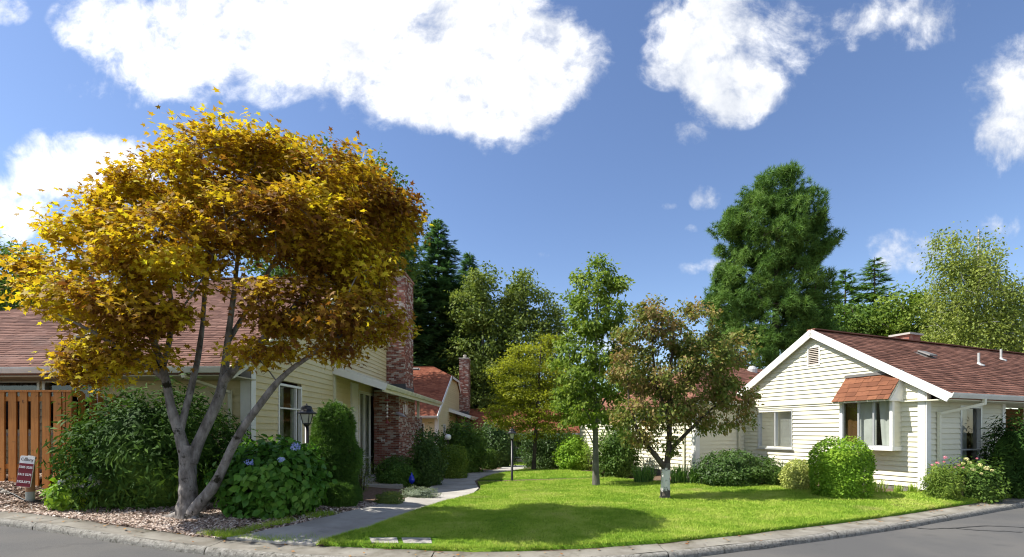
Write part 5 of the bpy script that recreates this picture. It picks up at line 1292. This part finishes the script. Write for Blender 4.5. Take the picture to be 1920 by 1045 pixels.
conifer('spruce_tree', 'thin-topped spruce rising beside the big pine', 1585, 505, 42, 170, 64, 'needle_pine', 'spruces behind the white house', 16, .75, 1.7, 0, .02)
conifer('spruce_tree', 'thin-topped spruce rising next to the round bright green tree', 1640, 482, 44, 160, 65, 'needle_pine', 'spruces behind the white house', 16, .75, 1.7, 0, .02)
FAR = dict(tmpl=LEAF, up=.4, rnd=.7, rb=.06, every=2, sides=4)
tree_px('airy_tree', 'tall airy olive-green tree beside the lowest dark fir', 905, 46, [(905, 530, 30, 34), (885, 580, 40, 40), (925, 590, 36, 45), (905, 640, 55, 42), (870, 690, 40, 40), (920, 700, 50, 40), (900, 760, 60, 34)], 'leaf_olive', 'bark_grey', 71, tr=.2, basez=-.8, group='airy trees behind the court', clumps=300, cr=.9, nl=60, size=.33, **FAR)
tree_px('airy_tree', 'tall airy olive-green tree next to the slender young tree top', 990, 46, [(980, 540, 34, 34), (960, 590, 26, 40), (1005, 580, 36, 40), (985, 640, 58, 42), (1030, 620, 28, 46), (1000, 700, 62, 44), (960, 740, 40, 44), (1040, 720, 40, 46)], 'leaf_olive', 'bark_grey', 72, tr=.2, basez=-.8, group='airy trees behind the court', clumps=320, cr=.9, nl=60, size=.33, **FAR)
tree_px('tall_green_tree', 'tall mid-green tree showing above and behind the golden maple', 655, 34, [(640, 340, 60, 52), (700, 365, 66, 60), (735, 420, 50, 60), (580, 400, 66, 60), (650, 450, 100, 70), (540, 480, 70, 60), (620, 540, 110, 60), (740, 500, 40, 60)], 'leaf_mid', 'bark_grey', 73, tr=.3, basez=0, clumps=420, cr=1.0, nl=60, size=.28, **FAR)
tree_px('left_green_tree', 'green tree behind the hipped end of the tan house roof', 10, 36, [(0, 500, 60, 45), (50, 490, 40, 32), (-50, 520, 60, 60), (20, 560, 70, 45), (70, 560, 50, 40)], 'leaf_mid', 'bark_grey', 74, tr=.3, basez=.2, clumps=200, cr=.9, nl=40, size=.28, **FAR)
tree_px('round_green_tree', 'rounded bright green tree behind the white house roof chimney', 1700, 38, [(1690, 575, 36, 34), (1725, 590, 32, 34), (1700, 620, 52, 34), (1660, 620, 32, 30), (1745, 625, 28, 30)], 'leaf_spring', 'bark_grey', 75, tr=.2, basez=.2, clumps=170, cr=.7, nl=40, size=.28, **FAR)
tree_px('birch_tree', 'tall weeping pale green birch with white stem behind the white house', 1830, 29, [(1840, 432, 14, 22), (1772, 462, 20, 36), (1838, 475, 26, 40), (1812, 500, 22, 30), (1800, 540, 52, 60), (1850, 560, 46, 60), (1885, 570, 32, 44), (1770, 610, 30, 40), (1830, 630, 70, 50), (1900, 640, 50, 46), (1770, 650, 40, 30)], 'leaf_birch', 'bark_birch', 76, tr=.16, basez=.3, clumps=420, cr=.6, nl=75, size=.17, tmpl=LEAF, up=.1, rnd=.8, droop=1.4, hang=1.1, flat=1.0, rb=.03, every=1, sides=4)
tree_px('birch_tree_low', 'lower spreading birch filling in beside the tall weeping birch', 1930, 31, [(1900, 600, 50, 44), (1950, 600, 60, 60), (1880, 650, 60, 30), (1960, 660, 70, 40)], 'leaf_birch', 'bark_birch', 77, tr=.14, basez=.3, clumps=170, cr=.7, nl=40, size=.18, tmpl=LEAF, up=.1, rnd=.8, droop=1.4, hang=1.0, rb=.03, every=2, sides=4)
FILL = [(1580, 620, 40, [(1570, 610, 50, 40), (1620, 620, 50, 36), (1560, 650, 60, 34)], 'leaf_mid', 'dense mid-green tree low behind the white house, between pine and spruces'),
        (1660, 650, 44, [(1640, 600, 40, 30), (1680, 640, 60, 30), (1620, 650, 50, 30)], 'leaf_dark', 'dense dark tree low behind the white house ridge'),
        (1770, 650, 42, [(1760, 620, 40, 36), (1790, 650, 50, 30)], 'leaf_dark', 'dark tree behind the stem of the weeping birch'),
        (850, 700, 62, [(850, 640, 50, 60), (820, 700, 60, 60), (880, 720, 60, 60)], 'leaf_dark', 'dark woodland tree behind the far red roof'),
        (940, 720, 60, [(930, 690, 50, 50), (960, 740, 60, 50), (910, 760, 50, 40)], 'leaf_dark', 'dark woodland tree behind the far slim chimney'),
        (1060, 740, 58, [(1060, 700, 50, 40), (1030, 750, 60, 40), (1100, 740, 60, 50)], 'leaf_mid', 'mid-green tree behind the court house roof'),
        (1180, 740, 54, [(1170, 710, 50, 40), (1220, 720, 60, 40), (1130, 760, 60, 34), (1270, 740, 50, 36)], 'leaf_mid', 'mid-green tree behind the dogwood crown'),
        (1340, 700, 46, [(1330, 690, 50, 34), (1370, 720, 50, 40), (1300, 730, 50, 30)], 'leaf_dark', 'dark tree behind the wing roof of the white house'),
        (800, 700, 58, [(800, 600, 60, 60), (770, 680, 70, 60), (840, 580, 40, 60)], 'leaf_dark', 'dark woodland tree between the tan house and its farther twin'),
        (-40, 600, 46, [(-30, 560, 60, 40), (60, 580, 60, 30)], 'leaf_dark', 'dark tree low behind the hipped roof end')]
for i, (px, py, d, lo, mt, lab) in enumerate(FILL):
    tree_px('woodland_tree', lab, px, d, lo, mt, 'bark_brown', 90 + i, tr=.2, basez=-.7 if 700 < px < 1250 else .1, group='woodland trees in the background', clumps=130, cr=1.1, nl=42, size=.36, **FAR)

# ------------------------------------------------------------------ shrubs
def prof(kind, t):
    t = np.clip(t, 0, 1)
    if kind == 'dome': return np.sqrt(np.maximum(0, 1 - np.maximum(0, (t - .3) / .7) ** 2.2)) * (.84 + .16 * np.minimum(t / .3, 1))
    if kind == 'box': return np.sqrt(np.maximum(0, 1 - np.maximum(0, (t - .55) / .45) ** 3.2)) * (.92 + .08 * np.minimum(t / .2, 1))
    if kind == 'cone': return np.sqrt(np.maximum(0, 1 - t ** 1.7)) * (.9 + .1 * np.minimum(t / .2, 1))
    if kind == 'stack': return (np.sqrt(np.maximum(0, 1 - np.maximum(0, (t - .25) / .75) ** 2.6))) * (.92 + .09 * np.cos(t * 14.5))
    return np.sqrt(np.maximum(0, 1 - (2 * t - .9) ** 2 / 1.25))
def shrub(name, label, px, base_py, wpx, top_py, leafm, seed, kind='dome', n=3500, size=.06, tmpl=LEAF, lump=.1, d=None, group=None, cat='shrub', flowers=None, thick=.14, core=True, up=.35, outw=.9, rnd=.55, droop=.1, wy=None, fl=None):
    rng = np.random.default_rng(seed); n = int(n * 1.9) if core else n
    b = G(px, base_py) if d is None else at(px, d)
    dd = b[1]; rx = wpx / 2 / F * dd; ry = rx * .9 if wy is None else wy; b = b + [0, ry * .0, 0]
    hgt = EYE + (HZ - top_py) / F * dd - b[2]
    root = tag(empty(name, b), label, cat, group)
    ph = rng.uniform(0, 6.28, (6, 2)); fq = rng.integers(2, 7, (6, 2))
    def lumps(a, t): return 1 + lump * sum(np.sin(fq[i, 0] * a + ph[i, 0]) * np.sin(fq[i, 1] * t * 2.6 + ph[i, 1]) for i in range(6)) / 1.6
    t = rng.random(n * 2) ** .9; R = prof(kind, t); keep = rng.random(n * 2) < (.25 + R) / 1.25; t = t[keep][:n]; m_ = len(t)
    a = rng.uniform(0, 2 * np.pi, m_); R = prof(kind, t); e = .02
    dR = (prof(kind, t + e) - prof(kind, t - e)) / (2 * e)
    dep = 1 - np.abs(rng.normal(0, thick, m_)) + (rng.random(m_) < (.1 if thick < .1 else .3)) * rng.uniform(0, .1 if thick < .1 else .2, m_)
    lm = lumps(a, t) * dep
    pos = np.stack([np.cos(a) * R * rx * lm, np.sin(a) * R * ry * lm, t * hgt * (1 + (lm - 1) * .5)], 1)
    o = unit(np.stack([np.cos(a), np.sin(a), np.clip(-dR * rx / hgt, -1, 4)], 1))
    lv, lf = stamp(pos, o * outw + rng.normal(0, rnd, (m_, 3)) + [0, 0, up], o * .5 + rng.normal(0, .6, (m_, 3)) + [0, 0, -droop], size * rng.uniform(.6, 1.3, m_), tmpl)
    mesh_np('foliage', lv, lf, leafm, root)
    if core:
        tt = np.linspace(0, .97, 14); an = np.linspace(0, 2 * np.pi, 25)[:-1]; A, TT = np.meshgrid(an, tt, indexing='ij'); RR = prof(kind, TT) * lumps(A, TT) * .70
        V = np.stack([np.cos(A) * RR * rx, np.sin(A) * RR * ry, TT * hgt * .86 - .03], -1).reshape(-1, 3); i, j = np.meshgrid(np.arange(24), np.arange(13), indexing='ij')
        q = np.stack([i * 14 + j, (i + 1) % 24 * 14 + j, (i + 1) % 24 * 14 + j + 1, i * 14 + j + 1], -1).reshape(-1, 4)
        mesh_np('inner_foliage', V, q, leafm, root, True)
    mb = MB()
    for i in range(5):
        a_ = rng.uniform(0, 6.28); mb.tube([(0.05 * math.cos(a_), .05 * math.sin(a_), -.08), (rx * .25 * math.cos(a_), ry * .25 * math.sin(a_), hgt * .3), (rx * .55 * math.cos(a_), ry * .55 * math.sin(a_), hgt * .62)], np.array([.022, .016, .006]), 6)
    mb.build('stems', 'bark_brown', root, True)
    if fl:
        mt, spots, fs = fl
        for (qx, qy, *sc) in spots:
            s_ = fs * (sc[0] if sc else 1)
            p0 = P(qx, qy, dd - ry * 1.04) - b
            u = unit(rng.normal(size=(70, 3)))
            fv, ff = stamp(u * s_ * [1, 1, .75] * rng.uniform(.85, 1.05, (70, 1)), u + rng.normal(0, .25, (70, 3)), rng.normal(size=(70, 3)), np.full(70, s_ * .62), LEAF)
            k_ = len(fv); mesh_np('flower_head', fv + p0, ff, mt, root)
    return root
shrub('rhododendron', 'large dark glossy rhododendron between the wooden fence and the maple trunk', 290, 945, 320, 728, 'leaf_rhodo', 201, 'dome', 5200, .15, LONG, .16, d=9.0, droop=.3, thick=.2, wy=1.0)
shrub('hydrangea', 'leafy hydrangea with three blue flower heads below the tan house window', 512, 978, 172, 822, 'leaf_hydrangea', 202, 'dome', 2300, .125, BROAD, .12, d=8.35, droop=.7, up=.25, thick=.2, wy=.75, fl=('petal_blue', [(468, 867), (527, 862, .9), (555, 838, 1.25)], .055))
shrub('small_hydrangea', 'small hydrangea with fading blue flower heads beside the address sign', 150, 950, 92, 886, 'leaf_bright', 203, 'dome', 620, .095, BROAD, .15, droop=.5, thick=.22, fl=('petal_faded', [(117, 905), (146, 893), (150, 910), (172, 897), (183, 905), (138, 912, .8), (160, 923, .9), (132, 896, .8), (170, 912, .8)], .06))
shrub('clipped_yew', 'tall clipped dark green yew beside the black lamp post', 626, 948, 96, 757, 'needle_yew', 204, 'stack', 6500, .085, YEW, .05, d=9.75, thick=.07, rnd=.3)
shrub('low_yew', 'low rounded yew mound at the foot of the tall clipped yew', 636, 958, 66, 906, 'needle_yew', 205, 'dome', 1900, .075, YEW, .05, d=9.3, thick=.08, rnd=.3)
shrub('thin_shrub', 'thin grey-green shrub between the clipped yew and the porch door', 678, 945, 40, 842, 'leaf_olive', 206, 'oval', 900, .06, LONG, .25, d=12.0, core=False, thick=.35)
shrub('boxwood', 'rounded dark boxwood in front of the brick chimney', 746, 912, 80, 856, 'needle_yew', 207, 'dome', 3600, .07, LEAF, .08, d=15.6, thick=.1)
shrub('camellia', 'upright dark camellia beside the brick chimney corner', 803, 917, 62, 806, 'leaf_dark', 208, 'oval', 2600, .09, LEAF, .14, d=15.8, thick=.18)
shrub('yellow_sprig', 'yellow-green sprig showing between camellia and brick chimney', 790, 900, 26, 812, 'leaf_bright', 209, 'oval', 300, .09, LEAF, .2, d=18.0, core=False, thick=.4)
shrub('round_boxwood', 'light green clipped round shrub by the path below the globe light', 851, 893, 50, 834, 'leaf_spring', 210, 'box', 3800, .07, LEAF, .04, d=18.4, thick=.06)
shrub('laurel', 'large glossy laurel behind the light green clipped shrub', 868, 889, 92, 790, 'leaf_mid', 211, 'dome', 3800, .12, LEAF, .12, d=22.0, thick=.16)
shrub('laurel_low', 'small dark clipped hedge beside the large laurel', 918, 882, 26, 842, 'leaf_mid', 212, 'box', 1500, .08, LEAF, .05, d=25.0, thick=.08)
shrub('far_laurel', 'tall dark laurel hedge behind the path where it bends away', 928, 884, 84, 786, 'leaf_dark', 213, 'dome', 3200, .14, LEAF, .12, d=28.0, thick=.16)
shrub('lavender', 'low grey lavender mat at the corner of the path', 786, 934, 68, 914, 'leaf_lavender', 214, 'dome', 1300, .05, LONG, .2, thick=.2, cat='plant', wy=.3)
shrub('low_thyme', 'low green cushion plant beside the porch slab', 730, 945, 50, 922, 'leaf_olive', 215, 'dome', 1200, .035, LEAF, .1, thick=.12, cat='plant', wy=.3)
shrub('shade_shrub', 'wide dark shrub under the lime maple, before the court house', 1028, 880, 100, 800, 'leaf_dark', 216, 'box', 3600, .11, LEAF, .12, d=24.5, thick=.15)
shrub('sunlit_shrub', 'sunlit yellow-green shrub behind the young green tree', 1078, 880, 66, 817, 'leaf_bright', 217, 'dome', 2300, .11, LEAF, .12, d=21.0, thick=.16)
shrub('sparse_shrub', 'sparse shrub with pale stems touching the young green tree trunk', 1106, 884, 34, 826, 'leaf_spring', 218, 'oval', 420, .09, LEAF, .2, d=20.0, core=False, thick=.35)
shrub('upright_shrub', 'dense upright dark shrub between the young tree and the dogwood', 1158, 899, 72, 806, 'leaf_mid', 219, 'box', 3200, .1, LEAF, .12, d=16.6, thick=.14)
shrub('azalea', 'broad dark azalea under the left window of the white house', 1375, 912, 130, 846, 'leaf_dark', 220, 'dome', 4200, .075, LEAF, .12, d=12.9, thick=.14, wy=.7)
shrub('light_azalea', 'looser light green shrub beside the broad dark azalea', 1452, 913, 44, 862, 'leaf_mid', 221, 'dome', 900, .075, LONG, .16, d=12.5, thick=.25)
shrub('variegated_shrub', 'pale yellow variegated dome shrub next to the big clipped bush', 1498, 917, 62, 861, 'leaf_variegated', 222, 'dome', 2600, .055, LEAF, .05, d=11.7, thick=.09)
shrub('clipped_bush', 'big bright lime clipped bush in front of the bay window', 1576, 929, 100, 820, 'leaf_bright', 223, 'box', 5200, .06, LEAF, .04, d=10.55, thick=.06)
shrub('peony', 'leafy flower shrub with pink blooms at the corner of the white house', 1768, 920, 58, 868, 'leaf_spring', 224, 'dome', 1500, .075, LONG, .18, d=10.35, thick=.25, fl=('petal_pink', [(1758, 868), (1772, 858, 1.2), (1748, 872, .8), (1770, 866, .7)], .03))
shrub('sedum', 'flower shrub with cream and pink flat blooms below the narrow window', 1828, 917, 84, 862, 'leaf_mid', 225, 'dome', 2000, .075, LEAF, .16, d=10.7, thick=.22, fl=('petal_cream', [(1812, 861), (1818, 868), (1838, 872), (1850, 878, 1.2), (1825, 880), (1806, 869, .8), (1860, 882, .8), (1840, 888, .7)], .04))
shrub('pink_spray', 'small spray of pink flowers beside the cream blooms', 1800, 912, 30, 866, 'leaf_olive', 226, 'oval', 320, .06, LONG, .2, d=10.6, core=False, thick=.4, fl=('petal_pink', [(1798, 872), (1806, 877, .8), (1790, 876, .8), (1832, 860, .7)], .028))
shrub('entry_rhododendron', 'dark rhododendron by the entry of the white house', 1905, 912, 90, 780, 'leaf_rhodo', 227, 'oval', 2600, .12, LONG, .16, d=11.3, thick=.22)
# strap-leaved plants and foundation grass
def strap(name, label, px, py, wpx, top_py, seed, n=120, d=None, mat='leaf_iris', wid=.014, group=None):
    rng = np.random.default_rng(seed); b = G(px, py) if d is None else at(px, d); rx = wpx / 2 / F * b[1]; hgt = EYE + (HZ - top_py) / F * b[1] - b[2]
    root = tag(empty(name, b), label, 'plant', group); V, Fc = [], []
    for i in range(n):
        c = np.array([rng.uniform(-.6, .6) * rx, rng.uniform(-.35, .35) * min(rx, .35), -.03]); a = rng.uniform(0, 6.28); L = hgt * rng.uniform(.7, 1.2); ln = rng.uniform(.1, .6)
        u = np.array([math.cos(a), math.sin(a), 0]); s = np.array([-u[1], u[0], 0]) * wid; k_ = len(V)
        for t, w_ in ((0, .8), (.45, 1), (.8, .7), (1, .08)):
            q = c + u * L * ln * t ** 2 + np.array([0, 0, L * (t - .35 * ln * t * t)]); V += [q - s * w_, q + s * w_]
        Fc += [(k_ + 2 * j, k_ + 2 * j + 1, k_ + 2 * j + 3, k_ + 2 * j + 2) for j in range(3)]
    mesh_np('leaves', V, Fc, mat, root)
    mb = MB().lathe([(rx * .3, -.06), (rx * .22, .0), (.02, .03)], 8); mb.build('crown_base', 'mulch', root)
strap('iris', 'spiky clump of strap leaves between the upright shrub and the dogwood trunk', 1208, 906, 56, 868, 301, 150, d=14.2)
strap('iris', 'spiky clump of strap leaves right behind the dogwood trunk, before the wing wall', 1272, 908, 40, 866, 302, 110, d=13.6)
strap('iris', 'spiky clump of strap leaves beside the broad dark azalea', 1300, 908, 34, 868, 303, 90, d=13.4)
for i, (px, tp, w_, lab) in enumerate(((1645, 893, 44, 'tall wild grass tuft against the white house wall next to the big clipped bush'), (1684, 905, 24, 'small wild grass tuft midway along the white house wall'), (1712, 902, 30, 'wild grass tuft against the white house wall near its corner'))):
    strap('grass_tuft', lab, px, 928, w_, tp, 310 + i, 70, mat='grass', wid=.006, group='grass tufts at the foundation')
